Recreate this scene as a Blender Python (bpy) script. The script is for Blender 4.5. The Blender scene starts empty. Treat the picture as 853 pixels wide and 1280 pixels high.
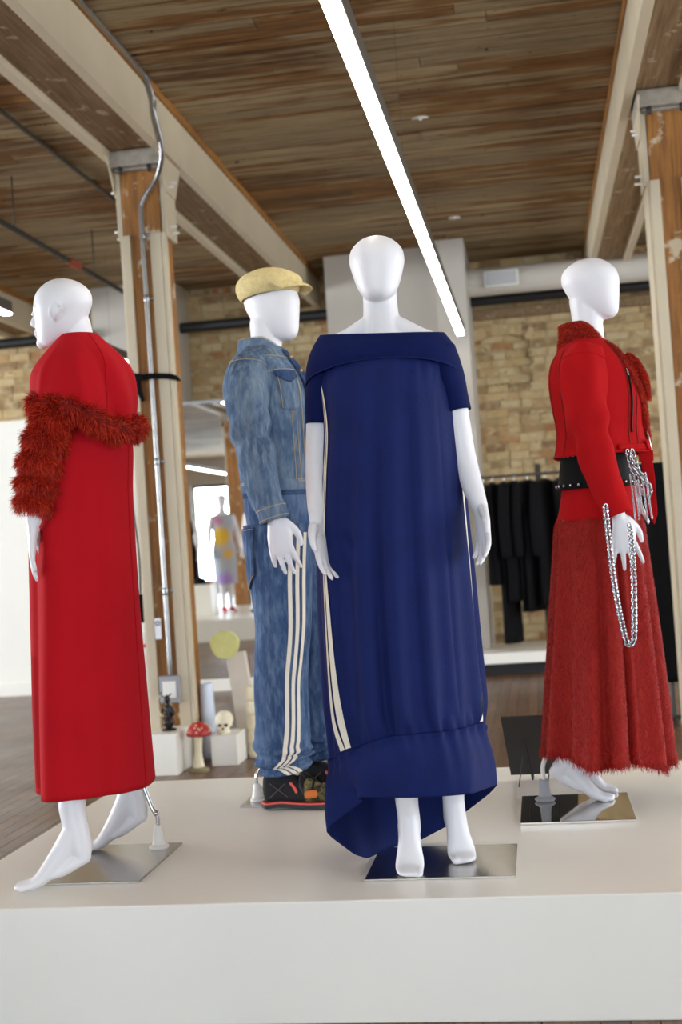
import bpy, math, random
import numpy as np
from mathutils import Vector, Matrix

random.seed(7); rng = np.random.default_rng(7)
scene = bpy.context.scene
col = scene.collection

# ------------------------------------------------------------------ camera
FPX = 1600.0
Xc = Vector((0.98624, -0.06966, -0.15000)); Yc = Vector((0.15163, 0.01297, 0.98835)); Zc = Vector((-0.06690, -0.99749, 0.02335))
cam_d = bpy.data.cameras.new('camera'); cam = bpy.data.objects.new('camera', cam_d); col.objects.link(cam)
right = Vector((Xc[0], Yc[0], Zc[0])).normalized()
fwd = Vector((Xc[2], Yc[2], Zc[2])).normalized()
up = right.cross(fwd).normalized()
right = fwd.cross(up).normalized()
m3 = Matrix((right, up, -fwd)).transposed()
cam.matrix_world = Matrix.Translation((0, 0, 1.217)) @ m3.to_4x4()
cam_d.sensor_fit = 'VERTICAL'; cam_d.sensor_height = 36.0; cam_d.lens = FPX * 36.0 / 1280.0
cam_d.clip_start = 0.05; cam_d.clip_end = 200
cam_d.dof.use_dof = True; cam_d.dof.focus_distance = 3.65; cam_d.dof.aperture_fstop = 3.2
scene.camera = cam

# ------------------------------------------------------------------ world, window light, exposure
world = bpy.data.worlds.new('sky'); scene.world = world; world.use_nodes = True
wn = world.node_tree.nodes; wl = world.node_tree.links
bg = wn['Background']; bg.inputs[0].default_value = (0.86, 0.94, 1.0, 1); bg.inputs[1].default_value = 2.2
WINDOWS = [(-13.6, -10.45), (-9.72, -6.55), (-5.85, -2.70), (-2.00, 1.15), (1.75, 4.60)]
WZ0, WZ1, WALLY = 0.30, 3.12, -14.0
SIDEWIN_ADDED = [(0.6, 3.2), (4.2, 6.8), (7.8, 10.6)]; X0, X1 = -14.4, 4.9
for sx in (X0 - 0.3, X1 + 0.3):  # area lamps for the added side windows, lighting the depth of the room
    for ya, yb in SIDEWIN_ADDED:
        ld = bpy.data.lights.new('added_side_light', 'AREA'); ld.shape = 'RECTANGLE'
        ld.size = WZ1 - WZ0; ld.size_y = yb - ya; ld.energy = 850 if sx < 0 else 150; ld.color = (0.90, 0.95, 1.0)
        lo = bpy.data.objects.new('added_side_light', ld); col.objects.link(lo)
        lo.location = (sx, (ya + yb) / 2, (WZ0 + WZ1) / 2 + 0.05); lo.rotation_euler = (0, math.radians(-90 if sx < 0 else 90), 0)
        lo.visible_camera = False
for wx0, wx1 in WINDOWS:
    ld = bpy.data.lights.new('window_daylight', 'AREA'); ld.shape = 'RECTANGLE'
    ld.size = wx1 - wx0; ld.size_y = WZ1 - WZ0; ld.energy = 430; ld.color = (0.74, 0.86, 1.0)
    lo = bpy.data.objects.new('window_daylight', ld); col.objects.link(lo)
    lo.location = ((wx0 + wx1) / 2, WALLY - 0.30, (WZ0 + WZ1) / 2 + 0.05)
    lo.rotation_euler = (math.radians(90), 0, 0)   # faces +Y, into the room
    lo.rotation_euler = (math.radians(-90), 0, math.radians(180))
    lo.visible_camera = False
vs = scene.view_settings
vs.view_transform = 'Standard'; vs.look = 'None'; vs.gamma = 1.0; vs.use_curve_mapping = False; vs.exposure = 0.06

# ------------------------------------------------------------------ materials
def s2l(c):
    return tuple(((v / 255.0) / 12.92 if v / 255.0 <= 0.04045 else ((v / 255.0 + 0.055) / 1.055) ** 2.4) for v in c)
def newmat(name):
    m = bpy.data.materials.new(name); m.use_nodes = True
    return m, m.node_tree.nodes, m.node_tree.links, m.node_tree.nodes['Principled BSDF']
def mat(name, rgb, rough=0.5, metal=0.0, var=0.0, vscale=8.0, bump=0.0, bscale=60.0, spec=None, sheen=0.0, coords='Object', stretch=(1, 1, 1)):
    m, n, l, b = newmat(name)
    c = s2l(rgb)
    b.inputs['Base Color'].default_value = (*c, 1)
    b.inputs['Roughness'].default_value = rough; b.inputs['Metallic'].default_value = metal
    if spec is not None: b.inputs['Specular IOR Level'].default_value = spec
    if sheen: b.inputs['Sheen Weight'].default_value = sheen; b.inputs['Sheen Roughness'].default_value = 0.5
    if var or bump:
        tc = n.new('ShaderNodeTexCoord'); mp = n.new('ShaderNodeMapping'); mp.inputs['Scale'].default_value = stretch
        l.new(tc.outputs[coords], mp.inputs[0])
    if var:
        nz = n.new('ShaderNodeTexNoise'); nz.inputs['Scale'].default_value = vscale; nz.inputs['Detail'].default_value = 5
        l.new(mp.outputs[0], nz.inputs[0])
        r = n.new('ShaderNodeValToRGB')
        r.color_ramp.elements[0].color = (*[v * (1 - var) for v in c], 1); r.color_ramp.elements[1].color = (*[min(1, v * (1 + var)) for v in c], 1)
        r.color_ramp.elements[0].position = 0.3; r.color_ramp.elements[1].position = 0.7
        l.new(nz.outputs[0], r.inputs[0]); l.new(r.outputs[0], b.inputs['Base Color'])
    if bump:
        nb = n.new('ShaderNodeTexNoise'); nb.inputs['Scale'].default_value = bscale; nb.inputs['Detail'].default_value = 4
        l.new(mp.outputs[0], nb.inputs[0])
        bp = n.new('ShaderNodeBump'); bp.inputs['Strength'].default_value = bump; bp.inputs['Distance'].default_value = 0.01
        l.new(nb.outputs[0], bp.inputs['Height']); l.new(bp.outputs[0], b.inputs['Normal'])
    return m
def ramp(n, stops):
    r = n.new('ShaderNodeValToRGB'); e = r.color_ramp.elements
    e[0].position = stops[0][0]; e[0].color = (*s2l(stops[0][1]), 1)
    e[1].position = stops[-1][0]; e[1].color = (*s2l(stops[-1][1]), 1)
    for p, c in stops[1:-1]:
        x = e.new(p); x.color = (*s2l(c), 1)
    return r
def rand_vec(n, l, amount=37.0):
    """position shifted per object and per island, so copies do not repeat"""
    g = n.new('ShaderNodeNewGeometry'); oi = n.new('ShaderNodeObjectInfo')
    a = n.new('ShaderNodeMath'); a.operation = 'ADD'
    l.new(g.outputs['Random Per Island'], a.inputs[0]); l.new(oi.outputs['Random'], a.inputs[1])
    fr = n.new('ShaderNodeMath'); fr.operation = 'FRACT'; l.new(a.outputs[0], fr.inputs[0])
    mu = n.new('ShaderNodeMath'); mu.operation = 'MULTIPLY'; mu.inputs[1].default_value = amount
    l.new(fr.outputs[0], mu.inputs[0])
    cv = n.new('ShaderNodeCombineXYZ'); l.new(mu.outputs[0], cv.inputs[0]); l.new(mu.outputs[0], cv.inputs[1])
    ad = n.new('ShaderNodeVectorMath'); ad.operation = 'ADD'
    l.new(g.outputs['Position'], ad.inputs[0]); l.new(cv.outputs[0], ad.inputs[1])
    return ad.outputs[0], fr.outputs[0], g.outputs['Position']
def mixc(n, l, fac, a, b, mode='MIX'):
    x = n.new('ShaderNodeMix'); x.data_type = 'RGBA'; x.blend_type = mode
    if isinstance(fac, (int, float)): x.inputs[0].default_value = fac
    else: l.new(fac, x.inputs[0])
    for s, i in ((a, 6), (b, 7)):
        if isinstance(s, tuple): x.inputs[i].default_value = (*s2l(s), 1)
        else: l.new(s, x.inputs[i])
    return x.outputs[2]
def noise(n, l, vec, scale, stretch=(1, 1, 1), detail=5, rough=0.6):
    mp = n.new('ShaderNodeMapping'); mp.inputs['Scale'].default_value = stretch; l.new(vec, mp.inputs[0])
    nz = n.new('ShaderNodeTexNoise'); nz.inputs['Scale'].default_value = scale; nz.inputs['Detail'].default_value = detail
    nz.inputs['Roughness'].default_value = rough
    l.new(mp.outputs[0], nz.inputs[0]); return nz.outputs[0]
def rr(n, l, x, a, b):
    m = n.new('ShaderNodeMapRange'); m.inputs[1].default_value = a; m.inputs[2].default_value = b; m.clamp = True
    l.new(x, m.inputs[0]); return m.outputs[0]
def bumpn(n, l, b, h, strength, dist=0.01):
    bp = n.new('ShaderNodeBump'); bp.inputs['Strength'].default_value = strength; bp.inputs['Distance'].default_value = dist
    l.new(h, bp.inputs['Height']); l.new(bp.outputs[0], b.inputs['Normal'])

def ceiling_wood():
    m, n, l, b = newmat('old_ceiling_wood')
    v, rnd, pos = rand_vec(n, l)
    grain = noise(n, l, v, 6.0, (0.35, 9, 9), 6, 0.65)
    big = noise(n, l, v, 1.5, (0.45, 6.0, 1), 6, 0.62)
    patch = noise(n, l, pos, 0.8, (.8, 1, 1), 3, 0.5)
    bare = ramp(n, [(0.22, (54, 34, 15)), (0.42, (102, 68, 28)), (0.6, (144, 100, 44)), (0.82, (190, 146, 78))]); l.new(grain, bare.inputs[0])
    paint = ramp(n, [(0.26, (96, 78, 52)), (0.42, (152, 132, 98)), (0.6, (176, 156, 120)), (0.8, (202, 184, 150))]); l.new(grain, paint.inputs[0])
    s = n.new('ShaderNodeMath'); s.operation = 'MULTIPLY_ADD'; s.inputs[1].default_value = 0.75; l.new(patch, s.inputs[0]); l.new(big, s.inputs[2])
    s2 = n.new('ShaderNodeMath'); s2.operation = 'MULTIPLY_ADD'; s2.inputs[1].default_value = 0.10; l.new(rnd, s2.inputs[0]); l.new(s.outputs[0], s2.inputs[2])
    f = rr(n, l, s2.outputs[0], 0.90, 1.00)
    c = mixc(n, l, f, paint.outputs[0], bare.outputs[0])
    spots = noise(n, l, v, 14, (1, 2.2, 1), 2); sf = rr(n, l, spots, 0.68, 0.74)
    c = mixc(n, l, sf, c, (52, 34, 20))
    tone = ramp(n, [(0, (214, 210, 206)), (1, (255, 253, 250))]); l.new(rnd, tone.inputs[0])
    c = mixc(n, l, 1.0, c, tone.outputs[0], 'MULTIPLY')
    l.new(c, b.inputs['Base Color']); b.inputs['Roughness'].default_value = 0.8
    bumpn(n, l, b, grain, 0.5)
    return m
def beam_wood(name, stops, paint=None):
    m, n, l, b = newmat(name)
    v, rnd, pos = rand_vec(n, l)
    tc = n.new('ShaderNodeTexCoord')
    grain = noise(n, l, tc.outputs['Object'], 5.0, (8, 8, 0.5) if paint is None else (8, .4, 8), 6, 0.65)
    r = ramp(n, stops); l.new(grain, r.inputs[0]); c = r.outputs[0]
    k = noise(n, l, pos, 9, (1, 1, 1), 4)
    c = mixc(n, l, rr(n, l, k, 0.60, 0.68), c, paint or (196, 178, 150))
    l.new(c, b.inputs['Base Color']); b.inputs['Roughness'].default_value = 0.65
    bumpn(n, l, b, grain, 0.4)
    return m
def brick_mat():
    m, n, l, b = newmat('whitewashed_brick')
    v, rnd, pos = rand_vec(n, l)
    base = ramp(n, [(0.0, (140, 110, 74)), (0.2, (184, 156, 112)), (0.5, (200, 178, 136)), (0.85, (190, 160, 112)), (0.95, (158, 108, 66)), (1.0, (180, 138, 92))])
    l.new(rnd, base.inputs[0])
    k = noise(n, l, v, 9, (1, 1, 1.6), 5)
    c = mixc(n, l, rr(n, l, k, 0.48, 0.72), base.outputs[0], (208, 190, 152))
    k2 = noise(n, l, v, 16, (1, 1, 1.5), 4)
    c = mixc(n, l, rr(n, l, k2, 0.62, 0.72), c, (112, 82, 52))
    l.new(c, b.inputs['Base Color']); b.inputs['Roughness'].default_value = 0.85
    bumpn(n, l, b, k2, 0.6, 0.02)
    return m
def floor_wood():
    m, n, l, b = newmat('worn_floor_boards')
    v, rnd, pos = rand_vec(n, l)
    grain = noise(n, l, v, 7, (9, 0.5, 1), 6, 0.6)
    r = ramp(n, [(0.2, (70, 48, 32)), (0.5, (116, 86, 60)), (0.8, (146, 114, 82))]); l.new(grain, r.inputs[0])
    tone = ramp(n, [(0, (205, 200, 196)), (1, (255, 246, 236))]); l.new(rnd, tone.inputs[0])
    c = mixc(n, l, 1.0, r.outputs[0], tone.outputs[0], 'MULTIPLY')
    l.new(c, b.inputs['Base Color'])
    g2 = noise(n, l, pos, 2.2, (1, 1, 1), 4)
    mr = n.new('ShaderNodeMapRange'); mr.inputs[3].default_value = 0.22; mr.inputs[4].default_value = 0.42; l.new(g2, mr.inputs[0]); l.new(mr.outputs[0], b.inputs['Roughness'])
    bumpn(n, l, b, grain, 0.12)
    return m
def denim(name, dark, mid, light):
    m, n, l, b = newmat(name)
    tc = n.new('ShaderNodeTexCoord')
    a = noise(n, l, tc.outputs['Object'], 6, (1.4, 1.4, 0.5), 9, 0.72)
    f = noise(n, l, tc.outputs['Object'], 60, (1, 1, 0.25), 3)
    r = ramp(n, [(0.28, dark), (0.5, mid), (0.74, light)]); l.new(a, r.inputs[0])
    c = mixc(n, l, rr(n, l, f, 0.45, 0.8), r.outputs[0], light)
    l.new(c, b.inputs['Base Color']); b.inputs['Roughness'].default_value = 0.85; b.inputs['Specular IOR Level'].default_value = 0.15
    w = n.new('ShaderNodeTexWave'); w.inputs['Scale'].default_value = 160; w.bands_direction = 'DIAGONAL'; l.new(tc.outputs['Object'], w.inputs[0])
    bumpn(n, l, b, f, 0.35, 0.004)
    return m
def fur_mat(name, stops):
    m, n, l, b = newmat(name)
    v, rnd, pos = rand_vec(n, l)
    k = noise(n, l, pos, 18, (1, 1, 1), 3)
    a = n.new('ShaderNodeMath'); a.operation = 'MULTIPLY_ADD'; a.inputs[1].default_value = 0.5; l.new(rnd, a.inputs[0])
    h = n.new('ShaderNodeMath'); h.operation = 'MULTIPLY'; h.inputs[1].default_value = 0.5; l.new(k, h.inputs[0]); l.new(h.outputs[0], a.inputs[2])
    r = ramp(n, stops); l.new(a.outputs[0], r.inputs[0]); l.new(r.outputs[0], b.inputs['Base Color'])
    b.inputs['Roughness'].default_value = 0.55; b.inputs['Specular IOR Level'].default_value = 0.2
    return m
def camo_mat():
    m, n, l, b = newmat('camouflage_cloth')
    tc = n.new('ShaderNodeTexCoord')
    k = noise(n, l, tc.outputs['Object'], 22, (1, 1, 1), 3)
    r = ramp(n, [(0.36, (48, 42, 30)), (0.46, (92, 88, 52)), (0.55, (128, 112, 70)), (0.66, (62, 58, 40))]); r.color_ramp.interpolation = 'CONSTANT'
    l.new(k, r.inputs[0]); l.new(r.outputs[0], b.inputs['Base Color']); b.inputs['Roughness'].default_value = 0.8
    return m
def flower_mat():
    m, n, l, b = newmat('printed_dress_cloth')
    tc = n.new('ShaderNodeTexCoord'); c = (176, 184, 196)
    cur = None
    for (x, z, rad, rgb) in ((0.07, 1.12, 0.17, (226, 184, 60)), (-0.02, 0.86, 0.10, (222, 176, 58)), (0.04, 0.50, 0.13, (170, 140, 214)), (0.10, 1.36, 0.08, (200, 110, 160))):
        g = n.new('ShaderNodeVectorMath'); g.operation = 'MULTIPLY'; g.inputs[1].default_value = (1, 0, 1); l.new(tc.outputs['Object'], g.inputs[0])
        d = n.new('ShaderNodeVectorMath'); d.operation = 'DISTANCE'; d.inputs[1].default_value = (x, 0, z); l.new(g.outputs[0], d.inputs[0])
        k = noise(n, l, tc.outputs['Object'], 20, (1, 1, 1), 3)
        a = n.new('ShaderNodeMath'); a.operation = 'MULTIPLY_ADD'; a.inputs[1].default_value = 0.16; l.new(k, a.inputs[0]); l.new(d.outputs['Value'], a.inputs[2])
        f = rr(n, l, a.outputs[0], rad + 0.10, rad + 0.0)
        cur = mixc(n, l, f, cur if cur is not None else c, rgb)
    l.new(cur, b.inputs['Base Color']); b.inputs['Roughness'].default_value = 0.8
    return m
def emit(name, rgb, strength):
    m, n, l, b = newmat(name)
    b.inputs['Base Color'].default_value = (*rgb, 1); b.inputs['Emission Color'].default_value = (*rgb, 1); b.inputs['Emission Strength'].default_value = strength
    return m
def glass_pane():
    m, n, l, b = newmat('window_glass')
    t = n.new('ShaderNodeBsdfTransparent'); g = n.new('ShaderNodeBsdfGlossy'); g.inputs['Roughness'].default_value = 0.02
    mx = n.new('ShaderNodeMixShader'); mx.inputs[0].default_value = 0.06
    l.new(t.outputs[0], mx.inputs[1]); l.new(g.outputs[0], mx.inputs[2]); l.new(mx.outputs[0], n['Material Output'].inputs[0])
    return m

M = dict(
    plank=ceiling_wood(), brick=brick_mat(), floor=floor_wood(),
    post=beam_wood('amber_post_wood', [(0.2, (78, 46, 18)), (0.45, (136, 88, 36)), (0.65, (166, 112, 48)), (0.85, (186, 138, 76))]),
    beam=beam_wood('old_beam_wood', [(0.2, (78, 56, 34)), (0.45, (126, 98, 66)), (0.65, (152, 126, 92)), (0.85, (176, 154, 122))], (190, 172, 146)),
    ledge=beam_wood('ledge_wood', [(0.2, (96, 58, 20)), (0.5, (150, 100, 40)), (0.8, (176, 126, 60))], (170, 118, 52)),
    mortar=mat('mortar', (178, 158, 120), 0.95, var=0.25, vscale=5, bump=0.6, bscale=30),
    cream=mat('cream_paint', (196, 183, 158), 0.5, var=0.05, vscale=3, bump=0.12, bscale=14),
    white_wall=mat('white_wall_paint', (188, 182, 172), 0.6, var=0.03, vscale=1.5, bump=0.05, bscale=40),
    white=mat('white_satin_paint', (244, 242, 234), 0.32, var=0.02, vscale=2, bump=0.10, bscale=7),
    whitem=mat('white_metal', (232, 230, 224), 0.4),
    plaster=mat('grey_iron_cap', (152, 144, 132), 0.75, var=0.25, vscale=14, bump=0.6, bscale=30),
    steel_pipe=mat('galvanised_steel', (150, 150, 150), 0.32, metal=0.9, var=0.1, vscale=20),
    black_iron=mat('black_iron', (30, 30, 32), 0.45, bump=0.1),
    black=mat('black_plastic', (20, 20, 22), 0.5),
    rust=mat('red_coupling', (150, 62, 40), 0.6),
    skin=mat('white_mannequin', (230, 229, 233), 0.40, var=0.015, vscale=3),
    plate=mat('brushed_steel_plate', (190, 186, 180), 0.24, metal=1.0, bump=0.03, bscale=90, stretch=(1, 12, 1)),
    mirrorplate=mat('polished_steel_plate', (210, 206, 200), 0.05, metal=1.0),
    chrome=mat('chrome', (186, 186, 190), 0.18, metal=1.0),
    grey_plastic=mat('grey_plastic', (150, 152, 158), 0.4),
    navy=mat('navy_jersey', (13, 29, 86), 0.75, var=0.10, vscale=12, bump=0.12, bscale=120, spec=0.2),
    navy_rib=mat('navy_rib_knit', (12, 24, 74), 0.85, var=0.08, vscale=30, bump=0.15, bscale=200, spec=0.12),
    cream_tape=mat('cream_tape', (232, 224, 206), 0.8, bump=0.1, bscale=200),
    red=mat('red_wool_crepe', (178, 16, 28), 0.85, var=0.05, vscale=6, bump=0.10, bscale=150, spec=0.12),
    red2=mat('red_wool_felt', (172, 18, 22), 0.9, var=0.06, vscale=7, bump=0.14, bscale=150, spec=0.1),
    redfur=fur_mat('rust_red_fur', [(0.1, (104, 12, 8)), (0.4, (170, 32, 18)), (0.7, (206, 56, 28)), (0.95, (228, 92, 48))]),
    redfurbase=mat('fur_backing', (122, 18, 10), 0.9),
    furskirt=fur_mat('red_skirt_pile', [(0.1, (112, 14, 10)), (0.45, (158, 26, 18)), (0.75, (180, 36, 22)), (0.95, (196, 52, 32))]),
    furskirtbase=mat('skirt_backing', (150, 24, 16), 0.9),
    denim_j=denim('washed_denim', (46, 62, 90), (78, 100, 128), (132, 148, 162)),
    denim_p=denim('blue_denim', (34, 50, 84), (58, 82, 120), (108, 130, 158)),
    denim_d=denim('dark_denim', (22, 36, 64), (40, 60, 96), (78, 100, 132)),
    thread=mat('tan_thread', (186, 164, 120), 0.8),
    straw=mat('pale_straw', (218, 198, 140), 0.85, var=0.10, vscale=60, bump=0.8, bscale=140),
    knit_black=mat('black_knit', (26, 26, 30), 0.85, bump=0.2, bscale=200),
    cloth_black=mat('black_cloth', (18, 18, 20), 0.9, bump=0.1, bscale=60, spec=0.1),
    cloth_green=mat('pale_green_cloth', (150, 158, 120), 0.9),
    camo=camo_mat(), orange=mat('orange_cloth', (206, 110, 40), 0.7), coral=mat('coral_rubber', (214, 84, 72), 0.5),
    board=mat('dark_foam_board', (50, 47, 44), 0.6),
    leather=mat('black_leather', (12, 12, 13), 0.65, bump=0.1, bscale=90, spec=0.15),
    gold=mat('brass_button', (176, 140, 86), 0.35, metal=0.9),
    mushroom=mat('mushroom_red', (168, 40, 36), 0.4, var=0.15, vscale=20),
    ivory=mat('ivory', (232, 222, 190), 0.6, var=0.08, vscale=12, bump=0.1, bscale=40),
    bone=mat('bone', (232, 222, 196), 0.6, var=0.12, vscale=16, bump=0.2, bscale=30),
    beige=mat('beige_plaster', (214, 204, 190), 0.8, var=0.05, vscale=10, bump=0.15, bscale=40),
    yellow=mat('pale_yellow_felt', (216, 214, 142), 0.9, var=0.06, vscale=20),
    blue_white=mat('blue_white_card', (214, 224, 240), 0.5),
    stone=mat('mossy_stone', (138, 128, 100), 0.9, var=0.25, vscale=20, bump=0.5, bscale=30),
    bronze=mat('black_bronze', (28, 24, 24), 0.35, metal=0.3, bump=0.2, bscale=60),
    cord=mat('cream_cord', (206, 196, 160), 0.7),
    paper=mat('white_paper', (236, 238, 244), 0.7),
    led=emit('led_diffuser', (1.0, 0.94, 0.84), 15.5),
    alu=mat('dark_aluminium', (84, 80, 74), 0.5, metal=0.4),
    frame_brown=mat('brown_window_frame', (92, 66, 48), 0.6),
    glass=glass_pane(),
    mirror=mat('silvered_glass', (236, 238, 238), 0.0, metal=1.0),
    flower=flower_mat(), red_shoe=mat('red_patent', (196, 30, 40), 0.25),
    tan_wood=mat('tan_wood', (176, 126, 76), 0.6, var=0.2, vscale=10),
    peach=mat('peach_cloth', (226, 196, 172), 0.9),
    lawn=mat('lawn', (122, 160, 84), 0.95, var=0.3, vscale=2),
    leaf=mat('dark_leaf', (52, 84, 44), 0.6, var=0.3, vscale=20),
    dark_wood=mat('dark_wood', (52, 40, 30), 0.6), gap=mat('shaded_dirty_gap_wood', (34, 24, 16), 0.9),  # gap: groove shadow and dirt between planks put into one dark colour
)

# ------------------------------------------------------------------ mesh helpers
A = lambda *a: np.array(a, dtype=float)
class MB:
    def __init__(s): s.v = []; s.f = []; s.n = 0
    def add(s, verts, faces):
        verts = np.asarray(verts, float).reshape(-1, 3)
        s.v.append(verts); s.f.extend([tuple(int(i) + s.n for i in f) for f in faces]); s.n += len(verts); return s
    def box(s, lo, hi):
        (x0, y0, z0), (x1, y1, z1) = lo, hi
        v = [(x0, y0, z0), (x1, y0, z0), (x1, y1, z0), (x0, y1, z0), (x0, y0, z1), (x1, y0, z1), (x1, y1, z1), (x0, y1, z1)]
        return s.add(v, [(0, 3, 2, 1), (4, 5, 6, 7), (0, 1, 5, 4), (1, 2, 6, 5), (2, 3, 7, 6), (3, 0, 4, 7)])
    def grid(s, g, close=True, cap0=False, cap1=False, flip=False):
        n, m = g.shape[:2]; F = []
        mm = m if close else m - 1
        for i in range(n - 1):
            for j in range(mm):
                k = (j + 1) % m
                q = (i * m + j, i * m + k, (i + 1) * m + k, (i + 1) * m + j)
                F.append(q[::-1] if flip else q)
        if cap0: F.append(tuple(range(m))[::-1] if not flip else tuple(range(m)))
        if cap1:
            t = tuple((n - 1) * m + j for j in range(m)); F.append(t if not flip else t[::-1])
        return s.add(g.reshape(-1, 3), F)
    def tube(s, pts, rad, seg=10, res=None, cap=True, hint=None, disp=None):
        g = tube_grid(pts, rad, seg, res, hint, cap, disp)
        return s.grid(g, True, cap, cap)
    def ball(s, c, r, nu=14, nv=9):
        r = np.broadcast_to(np.asarray(r, float), (3,))
        ph = np.linspace(0.02, math.pi - 0.02, nv); th = np.linspace(0, 2 * math.pi, nu, endpoint=False)
        g = np.stack([np.outer(np.sin(ph), np.cos(th)), np.outer(np.sin(ph), np.sin(th)), np.outer(np.cos(ph), np.ones(nu))], -1)[::-1]
        return s.grid(g * r + np.asarray(c, float), True, True, True)
    def build(s, name, mt, parent=None, smooth=True, mods=()):
        me = bpy.data.meshes.new(name)
        V = np.concatenate(s.v) if s.v else np.zeros((0, 3))
        me.from_pydata(V.tolist(), [], s.f); me.update()
        if smooth: me.polygons.foreach_set('use_smooth', np.ones(len(me.polygons), bool))
        me.materials.append(M[mt] if isinstance(mt, str) else mt)
        o = bpy.data.objects.new(name, me); col.objects.link(o)
        if parent is not None: o.parent = parent
        for k in mods:
            if k[0] == 'remesh':
                r = o.modifiers.new('remesh', 'REMESH'); r.mode = 'VOXEL'; r.voxel_size = k[1]; r.use_smooth_shade = True
            elif k[0] == 'smooth':
                r = o.modifiers.new('smooth', 'SMOOTH'); r.factor = 0.5; r.iterations = k[1]
            elif k[0] == 'solid':
                r = o.modifiers.new('solid', 'SOLIDIFY'); r.thickness = k[1]; r.offset = -1
            elif k[0] == 'bevel':
                r = o.modifiers.new('bevel', 'BEVEL'); r.width = k[1]; r.segments = k[2] if len(k) > 2 else 2; r.limit_method = 'ANGLE'
            elif k[0] == 'sub':
                r = o.modifiers.new('sub', 'SUBSURF'); r.levels = r.render_levels = k[1]
        return o
def sm(P, n):
    """Catmull-Rom resample of rows of P"""
    P = np.asarray(P, float)
    if len(P) == 1 or n is None: return P
    Q = np.vstack([2 * P[0] - P[1], P, 2 * P[-1] - P[-2]])
    t = np.linspace(0, len(P) - 1 - 1e-9, n); i = t.astype(int); u = (t - i)[:, None]
    a, b, c, d = Q[i], Q[i + 1], Q[i + 2], Q[i + 3]
    return 0.5 * (2 * b + (c - a) * u + (2 * a - 5 * b + 4 * c - d) * u ** 2 + (3 * b - a - 3 * c + d) * u ** 3)
def interp(keys, t):
    k = np.array(keys, float); n = max(len(k) * 24, 50)
    r = sm(k, n); return np.interp(t, r[:, 0], r[:, 1])
def unit(v): return v / (np.linalg.norm(v, axis=-1, keepdims=True) + 1e-12)
def tube_grid(pts, rad, seg=10, res=None, hint=None, cap=True, disp=None):
    pts = np.asarray(pts, float); rad = np.asarray(rad, float)
    if rad.ndim == 0: rad = np.full(len(pts), float(rad))
    if rad.ndim == 1: rad = np.stack([rad, rad], 1)
    if res: a = sm(np.hstack([pts, rad]), res); pts, rad = a[:, :3], np.maximum(a[:, 3:], 1e-4)
    t = unit(np.gradient(pts, axis=0))
    h = A(1, 0, 0) if hint is None else np.asarray(hint, float)
    if hint is None and abs(t[0] @ h) > 0.8: h = A(0, 1, 0)
    S = []
    for k in range(len(pts)):
        h = h - t[k] * (h @ t[k]); h = h / (np.linalg.norm(h) + 1e-9); S.append(h.copy())
        if hint is not None: h = np.asarray(hint, float)
    S = np.array(S); B = np.cross(t, S)
    th = np.linspace(0, 2 * math.pi, seg, endpoint=False)
    mul = np.ones((len(pts), seg))
    if disp is not None: mul = mul + disp(th[None, :], np.linspace(0, 1, len(pts))[:, None])
    g = pts[:, None] + (mul * np.cos(th)[None, :] * rad[:, :1])[..., None] * S[:, None] + (mul * np.sin(th)[None, :] * rad[:, 1:])[..., None] * B[:, None]
    if cap:
        e = []
        for k, sgn in ((0, -1), (-1, 1)):
            r = rad[k].mean(); rings = []
            for q, sc in ((0.45, 0.88), (0.8, 0.58), (0.97, 0.2)):
                rings.append(pts[k] + (g[k] - pts[k]) * sc + t[k] * sgn * r * q)
            e.append(rings)
        g = np.concatenate([np.array(e[0][::-1]), g, np.array(e[1])])
    return g
def loft(sec, n=40, seg=40, p=2.0, disp=None, th0=0.0):
    """sec rows (z, cx, cy, rx, ry); theta 0 = -Y, +90 = +X"""
    a = sm(sec, n); th = np.linspace(0, 2 * math.pi, seg, endpoint=False) + th0
    s, c = np.sin(th), np.cos(th)
    if p != 2.0:
        k = (np.abs(s) ** p + np.abs(c) ** p) ** (-1 / p); s, c = s * k, c * k
    r = np.ones((n, seg))
    if disp is not None: r = r + disp(th[None, :], np.linspace(0, 1, n)[:, None])
    g = np.empty((n, seg, 3))
    g[..., 0] = a[:, 1:2] + a[:, 3:4] * r * s; g[..., 1] = a[:, 2:3] - a[:, 4:5] * r * c; g[..., 2] = a[:, 0:1]
    return g
def gnormals(g, close=True):
    du = np.gradient(g, axis=0)
    if close: dv = (np.roll(g, -1, 1) - np.roll(g, 1, 1)) / 2
    else: dv = np.gradient(g, axis=1)
    return unit(np.cross(dv, du))
def gsample(g, N, i, j, off=0.0):
    """bilinear sample of a grid closed in its second index"""
    n, m = g.shape[:2]; i = np.clip(np.asarray(i, float), 0, n - 1 - 1e-6); j = np.mod(np.asarray(j, float), m)
    i0 = i.astype(int); j0 = j.astype(int) % m; j1 = (j0 + 1) % m; a = (i - i0)[..., None]; b = (j - np.floor(j))[..., None]
    q = lambda T: T[i0, j0] * (1 - a) * (1 - b) + T[i0 + 1, j0] * a * (1 - b) + T[i0, j1] * (1 - a) * b + T[i0 + 1, j1] * a * b
    p = q(g); nn = unit(q(N)); off = np.asarray(off, float)
    return p + nn * (off[..., None] if off.ndim else off), nn
def outward(g, N):
    c = g.mean(axis=1, keepdims=True); return N if ((g - c) * N).sum() > 0 else -N
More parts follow.
